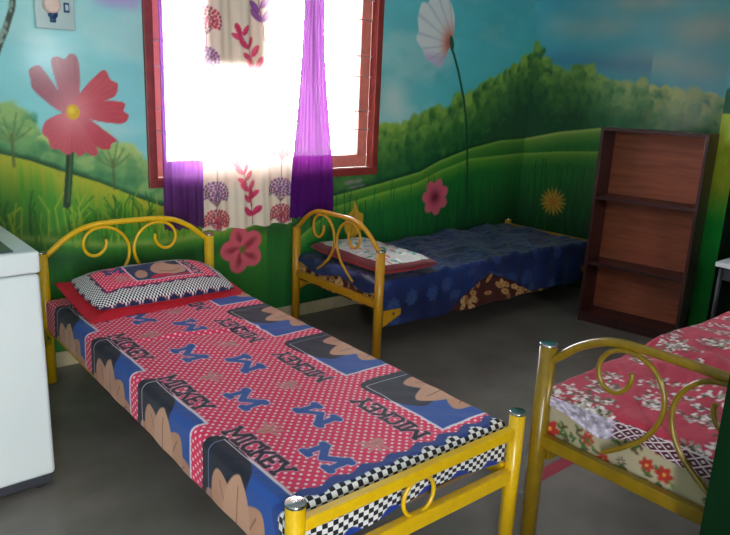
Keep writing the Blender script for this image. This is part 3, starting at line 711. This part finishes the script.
def drape(name, org, rz, x0, x1, t0, t1, ztop, r, dl, dr, dh, df, res, mat, painter, seed=0, wr=.006, dlf=None, drf=None, dff=None, dhf=None, puff=None, side=.008, extra=None, closed_ends=True):
    """cloth over a slab spanning x0..x1 across and t0..t1 from head to foot; d* = lengths hanging over left, right, head, foot"""
    s = np.arange(x0-dl, x1+dr+res*.5, res); t = np.arange(t0-dh, t1+df+res*.5, res)
    S, T = np.meshgrid(s, t)
    P = Painter(s, t, (200, 200, 200)); painter(P)
    Se = S.copy(); Te = T.copy()
    if dlf is not None: Se = np.where(S < x0, x0+(S-x0)*dlf(T), Se)
    if drf is not None: Se = np.where(S > x1, x1+(S-x1)*drf(T), Se)
    if dhf is not None: Te = np.where(T < t0, t0+(T-t0)*dhf(S), Te)
    if dff is not None: Te = np.where(T > t1, t1+(T-t1)*dff(S), Te)
    def path(q, a, b):
        e = np.where(q < a+0, a-q, np.where(q > b, q-b, 0)); sg = np.where(q < a, -1., 1.)
        q4 = PI*r/2
        out = np.where(e < q4, r*np.sin(np.minimum(e, q4)/r), r); drop = np.where(e < q4, r*(1-np.cos(np.minimum(e, q4)/r)), r+e-q4)
        base = np.clip(q, a, b)
        return base+sg*out*(e > 0), np.where(e > 0, drop, 0), sg*(e > 0)
    px, dx, gx = path(Se, x0+r, x1-r); py, dy, gy = path(Te, t0+r, t1-r)
    drop = np.maximum(dx, dy)+.25*np.minimum(dx, dy)
    n1 = fbm(S*5+seed, T*5, 4)-.5; n2 = fbm(S*14+seed, T*3.1+S*4, 3)-.5; n3 = fbm((S+T)*3+seed, (T-S)*16, 3)-.5
    topw = np.clip(1-drop/.03, 0, 1)
    z = ztop-drop+topw*(wr*(1.6*n1+.8*n2+1.0*n3))
    if puff is not None: z = z+topw*puff(S, T)
    hx = np.clip(dx/.10, 0, 1); hy = np.clip(dy/.10, 0, 1)
    w1 = np.sin(T*31+4*fbm(T*3+seed, S*0+1, 2))*.5+(fbm(T*9+seed, S*2, 3)-.5)*2
    w2 = np.sin(S*33+seed+4*fbm(S*3, T*0+seed, 2))*.5+(fbm(S*9+seed+4, T*2, 3)-.5)*2
    px = px+gx*hx*side*(w1+1.0); py = py+gy*hy*side*(w2+1.0)
    o = grid_mesh(name, px, -py, z, P, (S, T), mat, flip=True)
    o.location = (org[0], org[1], 0); o.rotation_euler = (0, 0, rz)
    return o

# ---- bed 1 (nearest, pink print)
B1 = (.926, 3.505); R1 = math.radians(-.752); W1 = .895; L1 = 2.229
make_bed('bright yellow tubular bed frame under the pink printed sheet', B1, R1, W1, L1, .678, .492, .33, .305, MAT_YELLOW)
m = rounded('mattress', (.012, W1-.012, -L1+.05, -.04, .320, .440), MAT_MATTRESS, None, .02)
m.location = (*B1, 0); m.rotation_euler = (0, 0, R1)
tag(m, 'maroon mattress under the pink printed sheet on the nearest bed', 'mattress')

TAN = (196, 148, 122); NAVY = (22, 26, 44); BLUE = (34, 78, 156)
def panel(P, x0, x1, t0, t1, flip=False, seed=0):
    """picture panel of the print: white border, blue ground, tan and dark rounded shapes (no figure)"""
    bw = .011
    P.poly([(x0-bw, t0-bw), (x1+bw, t0-bw), (x1+bw, t1+bw), (x0-bw, t1+bw)], (226, 214, 222), (0, 0, 0))
    P.poly([(x0, t0), (x1, t0), (x1, t1), (x0, t1)], BLUE, (0, 0, 0))
    w = P.win(x0, x1, t0, t1)
    if P.U[w].size == 0: return
    inner = ((P.U[w] > x0) & (P.U[w] < x1) & (P.V[w] > t0) & (P.V[w] < t1))[..., None]
    keepC = P.C[w].copy(); keepM = P.M[w].copy()
    f = (lambda a: x0+a*(x1-x0)) if not flip else (lambda a: x1-a*(x1-x0))
    g = lambda b: t0+b*(t1-t0)
    sp = lambda pts, c, **k: P.smooth_poly([(f(a), g(b)) for a, b in pts], c, (0, 0, 0), **k)
    # f: 0 = bed edge / hem side, 1 = bed centre side
    sp([(1.03, -.06), (1.02, .36), (.84, .60), (.6, .56), (.3, .60), (-.1, .60), (-.1, -.06), (.5, -.1)], NAVY)
    def petal(bx, by, tx, ty, wd, c):
        dx, dy = tx-bx, ty-by; nx, ny = -dy*wd, dx*wd
        sp([(bx, by), (bx+dx*.35+nx, by+dy*.35+ny), (bx+dx*.75+nx*.8, by+dy*.75+ny*.8), (tx, ty), (bx+dx*.75-nx*.8, by+dy*.75-ny*.8), (bx+dx*.35-nx, by+dy*.35-ny)], c)
        P.stroke([(f(bx+dx*.1), g(by+dy*.1)), (f(bx+dx*.85), g(by+dy*.85))], .004, (112, 70, 56), (0, 0, 0))
    petal(-.15, .40, .30, -.02, .34, (170, 118, 94)); petal(-.15, .46, .34, .98, .34, (178, 126, 100))
    petal(-.15, .42, .66, .16, .26, (188, 138, 112)); petal(-.15, .44, .62, .80, .24, (186, 136, 108))
    petal(-.15, .43, .80, .48, .20, TAN)
    P.C[w] = np.where(inner, P.C[w], keepC); P.M[w] = np.where(inner, P.M[w], keepM)
def splash(P, x, t, a, s=.05):
    """small tan leafy blot of the print"""
    for k in range(5):
        th = a+(-2+k)*.55; P.ell((x+math.cos(th)*s*.8, t+math.sin(th)*s*.8), s*.5, s*.15, th, (206, 132, 128), (0, 0, 0), soft=.004)
    P.ell((x-math.cos(a)*s*.1, t-math.sin(a)*s*.1), s*.52, s*.42, a, (204, 130, 124), (0, 0, 0), soft=.004)
    P.stroke([(x-s*.3, t), (x+s*.3, t+s*.12)], .003, (160, 84, 84), (0, 0, 0))
PINK = (228, 40, 92)
def paint_sheet(P):
    """s across from the left head post, t from the head towards the foot; world x = s+.926, y = 3.505-t"""
    P.C[:] = PINK; P.M[:] = (1, 0, 0)
    X = lambda x: x-.926; T = lambda y: 3.505-y
    for yc in (3.13, 2.62, 2.11, 1.59):
        i = 0
        panel(P, X(.70), X(.972), T(yc+.155), T(yc-.235), False)          # left row, over the edge
        panel(P, X(1.592), X(1.97), T(yc+.235)+.03, T(yc-.19), True)
    # word rows: left row reads towards the foot, right row towards the head
    for yc in (3.15, 2.64, 2.12, 1.62):
        word(P, 'MICKEY', (X(.992), T(yc+.16)), PI/2, -.062, .0140, (30, 24, 40), width=.31, masks=(0, 0, 0), outline=(226, 150, 176))
    for yc in (3.11, 2.60, 2.10, 1.575):
        word(P, 'MICKEY', (X(1.528), T(yc-.17)), -PI/2, -.062, .0140, (30, 24, 40), width=.32, masks=(0, 0, 0), outline=(226, 150, 176))
    for (x, y) in ((1.331, 2.758), (1.317, 2.239), (1.30, 1.726), (1.33, 3.25)):
        word(P, 'M', (X(x)+.045, T(y)+.07), -PI/2, -.076, .027, BLUE, width=.115, masks=(0, 0, 0), outline=(220, 200, 220))
    for (x, y) in ((1.199, 2.435), (1.179, 1.944), (1.178, 1.46), (1.2, 2.95)):
        word(P, 'M', (X(x)-.045, T(y)-.07), PI/2, -.076, .027, BLUE, width=.115, masks=(0, 0, 0), outline=(220, 200, 220))
    for (x, y, a) in ((1.39, 2.462, 2.6), (1.148, 2.20, .2), (1.37, 1.972, 2.6), (1.107, 1.721, .1), (1.352, 1.455, 2.6), (1.129, 2.735, .2), (1.38, 2.98, 2.5)):
        splash(P, X(x), T(y), a)
    # chequered foot border with a wavy blue edge
    wv = 2.135+.010*np.sin(P.U*2*PI/.11); wv2 = wv+.026+.016*np.abs(((P.U/.10) % 1)*2-1)
    m1 = np.clip((P.V-wv)/.004, 0, 1)[..., None]; P.C = P.C*(1-m1)+np.array((30, 60, 130.))*m1; P.M = P.M*(1-m1)
    m2 = np.clip((P.V-wv2)/.004, 0, 1)[..., None]; P.M = P.M*(1-m2)+np.array((0, 1., 0))*m2
    wv3 = 2.35+.02*np.sin(P.U*2*PI/.15+2)
    m3 = np.clip((P.V-wv3)/.004, 0, 1)[..., None]; P.C = P.C*(1-m3)+np.array((24, 54, 140.))*m3; P.M = P.M*(1-m3)
def puff1(S, T):
    k = .010*np.exp(-((S-.33-(T-.9)*.25)/.05)**2)*np.exp(-((T-.95)/.35)**2)
    k = k+.008*np.exp(-((T-.86-.25*(S-.4))/.022)**2)*np.exp(-((S-.45)/.3)**2)-.006*np.exp(-((T-.89-.25*(S-.4))/.02)**2)*np.exp(-((S-.45)/.3)**2)
    return k
o = drape('bed_sheet', B1, R1, -.006, W1-.003, .03, L1-.035, .452, .028, .165, .13, .01, .165, .003, MAT_SHEET, paint_sheet, 1, .005,
          dlf=lambda T: .82+.25*np.clip(T/L1, 0, 1)+.02*np.sin(T*9), dff=lambda S: .8+.1*np.sin(S*8), puff=puff1, side=.003)
tag(o, 'pink polka dot sheet with lettering and a chequered foot border on the nearest bed', 'bed sheet')

# pillow on bed 1
def pillow(name, center, rz, a, b, h, mat, painter, parent=None, tilt=0., res=.004, zdir=(1, -.35), loose=.004, seed=0, pw=4.):
    s = np.arange(-a, a+res*.5, res); t = np.arange(-b, b+res*.5, res); s[-1] = a; t[-1] = b
    S, T = np.meshgrid(s, t)
    P = Painter(s, t, (200, 30, 60)); painter(P)
    prof = np.clip((1-np.abs(S/a)**pw)*(1-np.abs(T/b)**pw), 0, 1)**.62
    wr = (fbm(S*12+seed, T*12, 4)-.5)*loose*4*np.sqrt(prof)
    Z1 = zdir[0]*h*prof+wr; Z2 = zdir[1]*h*prof
    sq = 1-.05*(np.abs(T/b)**2); Xs = S*sq; Ys = T*(1-.05*np.abs(S/a)**2)
    X = np.concatenate([Xs[::-1], Xs]); Y = np.concatenate([Ys[::-1], Ys]); Z = np.concatenate([Z2[::-1]-.0005, Z1])
    P2 = Painter(s, np.concatenate([t, t+9]), (0, 0, 0)); P2.C = np.concatenate([P.C[::-1]*0+np.array((190, 24, 46)), P.C]); P2.M = np.concatenate([P.M[::-1]*0, P.M])
    n = S.shape[0]; keep = np.ones((2*n-1, S.shape[1]-1), bool); keep[n-1] = False
    o = grid_mesh(name, X, Y, Z, P2, (np.concatenate([S, S]), np.concatenate([T, T])), mat, keep=keep, parent=parent)
    o.location = center; o.rotation_euler = (tilt, 0, rz); return o
def paint_pillow(P):
    P.C[:] = PINK; P.M[:] = (0, 1, 0)
    U, V = P.U, P.V
    e = np.minimum(.375-np.abs(U), .195-np.abs(V))
    zz = .012*np.abs(((U+V)*28) % 2-1)
    m = np.clip((e-.062-zz)/.004, 0, 1)[..., None]; P.C = P.C*(1-m)+np.array((26, 34, 74.))*m; P.M = P.M*(1-m)
    m = np.clip((e-.078)/.003, 0, 1)[..., None]; P.C = P.C*(1-m)+np.array(PINK, float)*m; P.M = P.M*(1-m)+np.array((1., 0, 0))*m
    m = (np.clip((.014-zz-e)/.003, 0, 1))[..., None]; P.C = P.C*(1-m)+np.array((26, 34, 74.))*m; P.M = P.M*(1-m)
    # panel with rounded tan and navy shapes
    x0, x1, t0, t1 = -.13, .16, -.08, .112
    P.poly([(x0-.007, t0-.007), (x1+.007, t0-.007), (x1+.007, t1+.007), (x0-.007, t1+.007)], (226, 214, 222), (0, 0, 0))
    P.poly([(x0, t0), (x1, t0), (x1, t1), (x0, t1)], (30, 46, 92), (0, 0, 0))
    P.smooth_poly([(-.02, .02), (.03, .09), (.10, .10), (.15, .06), (.15, -.03), (.08, -.05), (.0, -.03)], TAN, (0, 0, 0))
    P.smooth_poly([(-.11, .0), (-.07, .035), (-.05, .0), (-.07, -.05), (-.11, -.05)], (186, 136, 110), (0, 0, 0))
    P.smooth_poly([(-.06, -.07), (0, -.035), (.1, -.06), (.15, -.05), (.15, -.074), (0, -.074)], (196, 24, 60), (0, 0, 0))
    P.smooth_poly([(.09, .09), (.14, .1), (.158, .06), (.12, .05)], NAVY, (0, 0, 0))
    P.stroke([(.02, .0), (.07, -.02), (.13, .0)], .005, (90, 56, 44), (0, 0, 0))
    word(P, 'M', (-.225, .045), 0, .05, .018, (40, 60, 130), width=.07, masks=(0, 0, 0))
    word(P, 'MICKEY', (.178, .108), -PI/2*.98, .036, .009, (30, 24, 40), width=.19, masks=(0, 0, 0), outline=(226, 190, 200))
    splash(P, -.195, -.035, .6, .042)
PC = (1.382, 3.235, .517)
pr = tag(empty('pillow', PC, math.radians(1.5)), 'red edged pillow with chequered border at the head of the pink bed', 'pillow')
pr.rotation_euler = (math.radians(9), math.radians(1), math.radians(1.5))
pillow('pillow_body', (0, 0, .0), 0, .372, .195, .072, MAT_PILLOW, paint_pillow, pr, seed=3)
# flange
fa, fb = .415, .238
s = np.linspace(-fa, fa, 120); t = np.linspace(-fb, fb, 70); S, T = np.meshgrid(s, t)
e = np.maximum(np.abs(S)/fa, np.abs(T)/fb)
Zf = -.010-.020*np.clip((e-.75)/.25, 0, 1)+.010*(fbm(S*9, T*9, 3)-.5)
Xf = S*(1-.03*np.abs(T/fb)**2+.02*np.abs(S/fa)*np.abs(T/fb)); Yf = T*(1-.07*(1-np.abs(S/fa)**2)*np.abs(T/fb))
fl = grid_mesh('flange', Xf, Yf, Zf, None, None, MAT_REDCLOTH, parent=pr); fl['label'] = 'plain red flange of the pillow'
sol = fl.modifiers.new('thick', 'SOLIDIFY'); sol.thickness = .006

# ---- bed 2 (far, blue)
B2 = (2.535, 2.818); R2 = PI/2; W2 = .832; L2 = 2.20
make_bed('ochre yellow bed frame under the blue sheet, below the window', B2, R2, W2, L2, .632, .478, .318, .285, MAT_YELLOW2)
m = rounded('mattress', (.012, W2-.012, -L2+.05, -.04, .300, .415), MAT_MATTRESS, None, .02)
m.location = (*B2, 0); m.rotation_euler = (0, 0, R2); tag(m, 'mattress hidden under the blue sheet on the bed beneath the window', 'mattress')
def paint_brown(P):
    U, V = P.U, P.V
    P.C[:] = (74, 30, 22)
    rs = np.random.RandomState(4)
    for k in range(900):
        x = rs.uniform(P.us[0], P.us[-1]); y = rs.uniform(P.vs[0], P.vs[-1])
        if .05 < x < W2-.05 and .1 < y < L2-.1: continue
        a = rs.uniform(0, PI); P.ell((x, y), rs.uniform(.026, .044), rs.uniform(.014, .022), a, random.choice([(190, 142, 84), (206, 166, 110), (164, 112, 62)]), soft=.004)
        P.ell((x, y), .008, .005, a, (90, 44, 28), soft=.004)
o = drape('bed_cover', B2, R2, .010, W2-.012, .02, L2-.035, .424, .024, .262, .0, .14, .06, .006, MAT_PRINT, paint_brown, 5, .004, side=.005, dlf=lambda T: np.interp(T, [0, .5, .7, 2.2], [.72, .80, 1.0, .98])+.02*np.sin(T*17))
tag(o, 'brown and gold leaf patterned cover showing below the blue sheet', 'bed cover')
def paint_blue(P):
    U, V = P.U, P.V
    C = lerp((12, 24, 66), (36, 64, 134), fbm(U*6, V*6, 3)*1.2-.2)
    P.C = C
    rs = np.random.RandomState(11)
    for k in range(120):
        x = rs.uniform(P.us[0], P.us[-1]); y = rs.uniform(P.vs[0], P.vs[-1]); r = rs.uniform(.03, .055)
        n = 7
        for j in range(n):
            a = 2*PI*j/n; P.ell((x+r*.6*math.cos(a), y+r*.6*math.sin(a)), r*.42, r*.26, a, (66, 94, 146), soft=.008)
        for j in range(n):
            a = 2*PI*j/n; P.ell((x+r*.6*math.cos(a), y+r*.6*math.sin(a)), r*.26, r*.12, a, (22, 40, 90), soft=.01)
def notch(T):
    base = .99-.0*T
    g = np.interp(T, [0, .4, .58, .97, 1.42, 1.7, 2.2], [.92, 1.05, 1.0, .20, .95, 1.05, 1.0])
    return g+.03*np.sin(T*14)
def puff2(S, T):
    return .016*np.exp(-((T-.8-.6*(S-.4))/.05)**2)*np.clip(1-S/.7,0,1)+.014*np.exp(-((T-1.25-.8*S)/.045)**2)+.012*np.exp(-((S-.15-.1*np.sin(T*3))/.1)**2)+.018*np.exp(-((T-1.0-.5*S)/.12)**2)+.012*np.exp(-((T-1.5-.35*S)/.07)**2)
o = drape('bed_sheet', B2, R2, -.008, W2+.004, .0, L2-.03, .448, .03, .262, .0, .09, .08, .006, MAT_SATIN, paint_blue, 9, .022, dlf=notch, side=.006, puff=puff2,
          dhf=lambda S: .35+.45*np.sin(S*7+.6)**2)
tag(o, 'dark blue rumpled satin sheet with pale scallop print, on the bed below the window', 'bed sheet')
def paint_quilt(P):
    U, V = P.U, P.V
    P.C[:] = (214, 214, 208)
    rs = np.random.RandomState(6)
    hatch = (np.sin(U*300)*np.sin(V*300) > .1)[..., None]; P.C = np.where(hatch, P.C*.86, P.C)
    for k in range(70):
        x = rs.uniform(-.42, .42); y = rs.uniform(-.2, .2); a = rs.uniform(0, PI)
        P.ell((x, y), rs.uniform(.02, .045), rs.uniform(.008, .016), a, random.choice([(196, 96, 104), (70, 150, 132), (206, 120, 120), (90, 160, 150), (236, 232, 228)]), soft=.004)
    e = np.minimum(.40-np.abs(U), .23-np.abs(V)); m = np.clip((.05-e)/.004, 0, 1)[..., None]
    P.C = P.C*(1-m)+np.array((112, 44, 48.))*m
q = pillow('folded_quilt', (2.815, 3.215, .500), math.radians(84), .40, .23, .036, MAT_PRINT, paint_quilt, None, res=.005, zdir=(1, -.9), loose=.003, seed=8, pw=8.)
q.rotation_euler = (math.radians(0), math.radians(0), math.radians(90-1))
tag(q, 'white teal and pink patterned folded quilt with brown border on the blue sheet', 'quilt')

# ---- bed 3 (right, red blanket)
W3 = .845; B3 = (1.887, 1.238-W3); R3 = PI/2; L3 = 2.2
make_bed('olive yellow bed frame with scrolled headboard under the red floral blanket, right', B3, R3, W3, L3, .724, .53, .384, .352, MAT_YELLOW3, R=.029, arch=-.014)
m = rounded('mattress', (.012, W3-.012, -L3+.05, -.045, .370, .545), MAT_MATTRESS, None, .02)
m.location = (*B3, 0); m.rotation_euler = (0, 0, R3); tag(m, 'mattress under the red floral blanket on the right bed', 'mattress')
def paint_cream(P):
    P.C[:] = (168, 156, 130)
    rs = np.random.RandomState(14)
    for k in range(420):
        x = rs.uniform(P.us[0], P.us[-1]); y = rs.uniform(P.vs[0], P.vs[0]+.4) if k < 300 else rs.uniform(P.vs[0], P.vs[-1])
        kind = rs.randint(0, 6) if k % 2 else 3
        if kind == 0:
            r = rs.uniform(.012, .022)
            for j in range(6): a = j*PI/3; P.ell((x+r*math.cos(a), y+r*math.sin(a)), r*.75, r*.5, a, (164, 44, 34), soft=.004)
            P.ell((x, y), r*.35, r*.35, 0, (220, 150, 60), soft=.003)
        elif kind == 1:
            r = .012
            for j in range(8): a = j*PI/4; P.ell((x+r*math.cos(a), y+r*math.sin(a)), r*.5, r*.22, a, (92, 70, 66), soft=.003)
        else:
            a = rs.uniform(0, PI); P.ell((x, y), .013, .005, a, random.choice([(64, 96, 48), (86, 60, 44), (110, 122, 70)]), soft=.003)
            P.ell((x+.012, y+.006), .010, .005, a+1, (64, 96, 48), soft=.003)
o = drape('bed_sheet', B3, R3, -.004, W3+.002, .03, L3-.035, .556, .024, .14, .13, .175, .06, .005, MAT_PRINT, paint_cream, 15, .004, side=.006)
tag(o, 'cream floral sheet with red and green flowers below the red blanket', 'bed sheet')
def paint_red(P):
    U, V = P.U, P.V
    P.C = lerp((160, 40, 62), (188, 58, 82), fbm(U*8, V*8, 3))
    rs = np.random.RandomState(21)
    for k in range(300):
        if k < 240:
            cx = rs.uniform(P.us[0], P.us[-1]); cy = rs.uniform(P.vs[0], P.vs[0]+1.25)
        else: cx = rs.uniform(P.us[0], P.us[-1]); cy = rs.uniform(1., P.vs[-1])
        if fbm(np.array(cx*4.+3), np.array(cy*6.), 2) < .38: continue
        for j in range(20):
            a = rs.uniform(0, 2*PI); d = rs.uniform(0, .046); x = cx+d*math.cos(a)*1.2; y = cy+d*math.sin(a)*.8
            c = random.choice([(214, 206, 206), (222, 214, 214), (150, 140, 124), (92, 84, 62), (84, 74, 60), (176, 164, 160)])
            P.ell((x, y), rs.uniform(.006, .013), rs.uniform(.004, .008), rs.uniform(0, PI), c, soft=.003)
    # lattice border band along the head hem
    edge = -.006+.014*np.sin(U*5)
    m = np.clip((edge+.0-V)/.003, 0, 1)[..., None]
    la = (np.abs(np.sin((U+V)*62)) < .25) | (np.abs(np.sin((U-V)*62)) < .25) | ((np.abs(np.cos((U+V)*62)) < .4) & (np.abs(np.cos((U-V)*62)) < .4)) | (np.abs(V-edge+.008) < .003)
    bc = np.where(la[..., None], np.array((206, 190, 200.)), np.array((74, 22, 40.)))
    lav = np.array((196, 184, 208.))*(.55+.7*(fbm(U*70, V*70, 2)[..., None])); far = np.clip((U-.57)/.02, 0, 1)[..., None]
    bc = bc*(1-far)+lav*far
    P.C = P.C*(1-m)+bc*m
def puff3(S, T):
    return -.012*np.clip((S-.62)/.25, 0, 1)*np.clip(1-T/.25, 0, 1)+.030*np.exp(-((T-.28-.35*S)/.07)**2)*np.exp(-((S-.4)/.3)**2)+.022*np.exp(-((T-.55-.2*S)/.08)**2)+.026*np.exp(-((T-.95)/.18)**2)+.02*np.exp(-((T-1.5)/.25)**2)
o = drape('floral_blanket', B3, R3, -.008, W3+.008, .005, L3-.03, .578, .032, .12, .13, .10, .05, .004, MAT_PRINT, paint_red, 23, .018, side=.006, puff=puff3,
          dhf=lambda S: np.interp(S, [0, .3, .5, .56, .62, .9], [.70, .62, .48, .62, .80, .40])+.05*np.sin(S*22))
tag(o, 'red blanket with grey white blossom print and lattice border on the right bed', 'blanket')

# ------------------------------------------------------------------ washing machine
wm = tag(empty('washing_machine', (.35, 2.83, 0)), 'white top loading washing machine at the left edge beside the pink bed', 'washing machine')
bpy.context.view_layer.update()
def wmc(o, par=None): o.matrix_parent_inverse = wm.matrix_world.inverted(); return o
wx0, wx1, wy0, wy1 = .06, .657, 2.52, 3.10
wmc(rounded('body', (wx0, wx1, wy0, wy1, .055, .845), MAT_WHITEPL, wm, .018, 4))
wmc(rounded('top_panel', (wx0-.003, wx1+.003, wy0-.003, wy1+.003, .849, .928), MAT_WHITEPL, wm, .012, 4))
lid = wmc(boxes('lid', [(wx0+.05, .582, wy0+.022, wy1-.14, .924, .934)], MAT_DARKLID, wm, bevel=.003)); lid['label'] = 'dark grey glass lid'
wmc(boxes('control_console', [(wx0+.03, wx1-.03, wy1-.12, wy1-.01, .925, .965)], MAT_WHITEPL, wm, bevel=.008))
wmc(boxes('base_skirt', [(wx0+.015, wx1-.012, wy0+.012, wy1-.012, .018, .060)], MAT_DARKPL, wm, bevel=.004))
for x in (wx0+.05, wx1-.05):
    for y in (wy0+.05, wy1-.05): wmc(cyl('foot', (x, y), .022, 0, .020, MAT_DARKPL, wm, seg=16))

# ------------------------------------------------------------------ bookcase
bk = tag(empty('bookcase', (4.165, 2.529, 0), math.radians(-90+0)), 'dark mahogany open bookcase with three bays against the right wall', 'bookcase')
bk.rotation_euler = (0, 0, math.radians(-90+9.5))     # local x runs along its front, local y into its depth
BW, BD, BH = .668, .215, 1.336; th = .020
def bkb(name, L, mat, bevel=.0015): return boxes(name, L, mat, bk, bevel=bevel)
# in this frame +x = towards the camera side, +y = back
bkb('side_panel', [(0, th, 0, BD, 0, BH)], MAT_CASEWOOD)
bkb('side_panel', [(BW-th, BW, 0, BD, 0, BH)], MAT_CASEWOOD)
bkb('top_board', [(th, BW-th, 0, BD, BH-th, BH)], MAT_CASEWOOD)
bkb('back_panel', [(th, BW-th, BD-.008, BD, .07, BH-th)], MAT_BACKWOOD, .0005)
for z in (.885, .432, .07): bkb('shelf', [(th, BW-th, .004, BD-.008, z-.022, z)], MAT_CASEWOOD)
bkb('plinth', [(th, BW-th, .012, .028, 0, .048)], MAT_CASEWOOD)

# ------------------------------------------------------------------ small table by the far wall
tb = tag(empty('side_table', (4.4, 1.5, 0)), 'small white topped table beyond the red bed, by the green pillar', 'table')
bpy.context.view_layer.update()
def tbc(o): o.matrix_parent_inverse = tb.matrix_world.inverted(); return o
tbc(boxes('table_top', [(4.2, 4.62, 1.30, 1.685, .578, .608)], MAT_TABLEWHITE, tb, bevel=.006))
for x in (4.23, 4.59):
    for y in (1.33, 1.655): tbc(cyl('leg', (x, y), .014, 0, .579, MAT_DARKPL, tb, seg=14))
tbc(boxes('apron', [(4.225, 4.6, 1.325, 1.66, .50, .577)], MAT_DARKPL, tb, bevel=.003))
# grey bundle beneath the table
bm = bmesh.new(); bmesh.ops.create_icosphere(bm, subdivisions=4, radius=1)
for v in bm.verts:
    c = v.co; n = fbm(np.array(c.x*2.3+5), np.array(c.y*2.3+c.z*3), 3)
    k = .85+.4*float(n)
    c.x *= .135*k; c.y *= .11*k; c.z = max(c.z*.26*k, -.22)
bd = link_obj('cloth_bundle', mesh_from(bm, 'cloth_bundle'), MAT_GREYCLOTH, None, True); bd.location = (4.41, 1.50, .221)
tag(bd, 'dark grey cloth bundle stuffed under the white topped table', 'bundle')

# ------------------------------------------------------------------ light
sc = bpy.context.scene
wd = bpy.data.worlds.new('sky'); sc.world = wd; wd.use_nodes = True
bg = wd.node_tree.nodes['Background']; bg.inputs[0].default_value = (.93, .97, 1.0, 1); bg.inputs[1].default_value = 42.0
def portal(loc, rot, sx, sy):
    l = bpy.data.lights.new('daylight_portal', 'AREA'); l.shape = 'RECTANGLE'; l.size = sx; l.size_y = sy; l.cycles.is_portal = True
    o = bpy.data.objects.new('daylight_portal', l); COL.objects.link(o); o.location = loc; o.rotation_euler = rot
portal(((WX0+WX1)/2, YW+.2, (WZ0+WZ1)/2), (-PI/2, 0, 0), WX1-WX0, WZ1-WZ0)
portal(((DX0+DX1)/2, YF-.15, DZ/2), (PI/2, 0, 0), DX1-DX0, DZ)
portal(((VX0+VX1)/2, YF-.15, (VZ0+VZ1)/2), (PI/2, 0, 0), VX1-VX0, VZ1-VZ0)

# ------------------------------------------------------------------ camera
yaw, pit, rol = math.radians(40.673), math.radians(14.747), math.radians(2.458)
F = Vector((math.sin(yaw)*math.cos(pit), math.cos(yaw)*math.cos(pit), -math.sin(pit)))
R0 = Vector((math.cos(yaw), -math.sin(yaw), 0)); U0 = R0.cross(F)
R = math.cos(rol)*R0+math.sin(rol)*U0; U = R.cross(F)
cam = bpy.data.cameras.new('camera'); co = bpy.data.objects.new('camera', cam); COL.objects.link(co)
cam.sensor_width = 36; cam.lens = 690.47/730*36; cam.clip_start = .02
Mx = Matrix((R, U, -F)).transposed().to_4x4(); Mx.translation = Vector((0, 0, 1.535)); co.matrix_world = Mx
sc.camera = co
sc.view_settings.view_transform = 'Standard'; sc.view_settings.look = 'None'; sc.view_settings.gamma = 1; sc.view_settings.exposure = 0.0
sc.cycles.max_bounces = 8; sc.cycles.diffuse_bounces = 5; sc.cycles.transparent_max_bounces = 12
sc.cycles.sample_clamp_indirect = 6
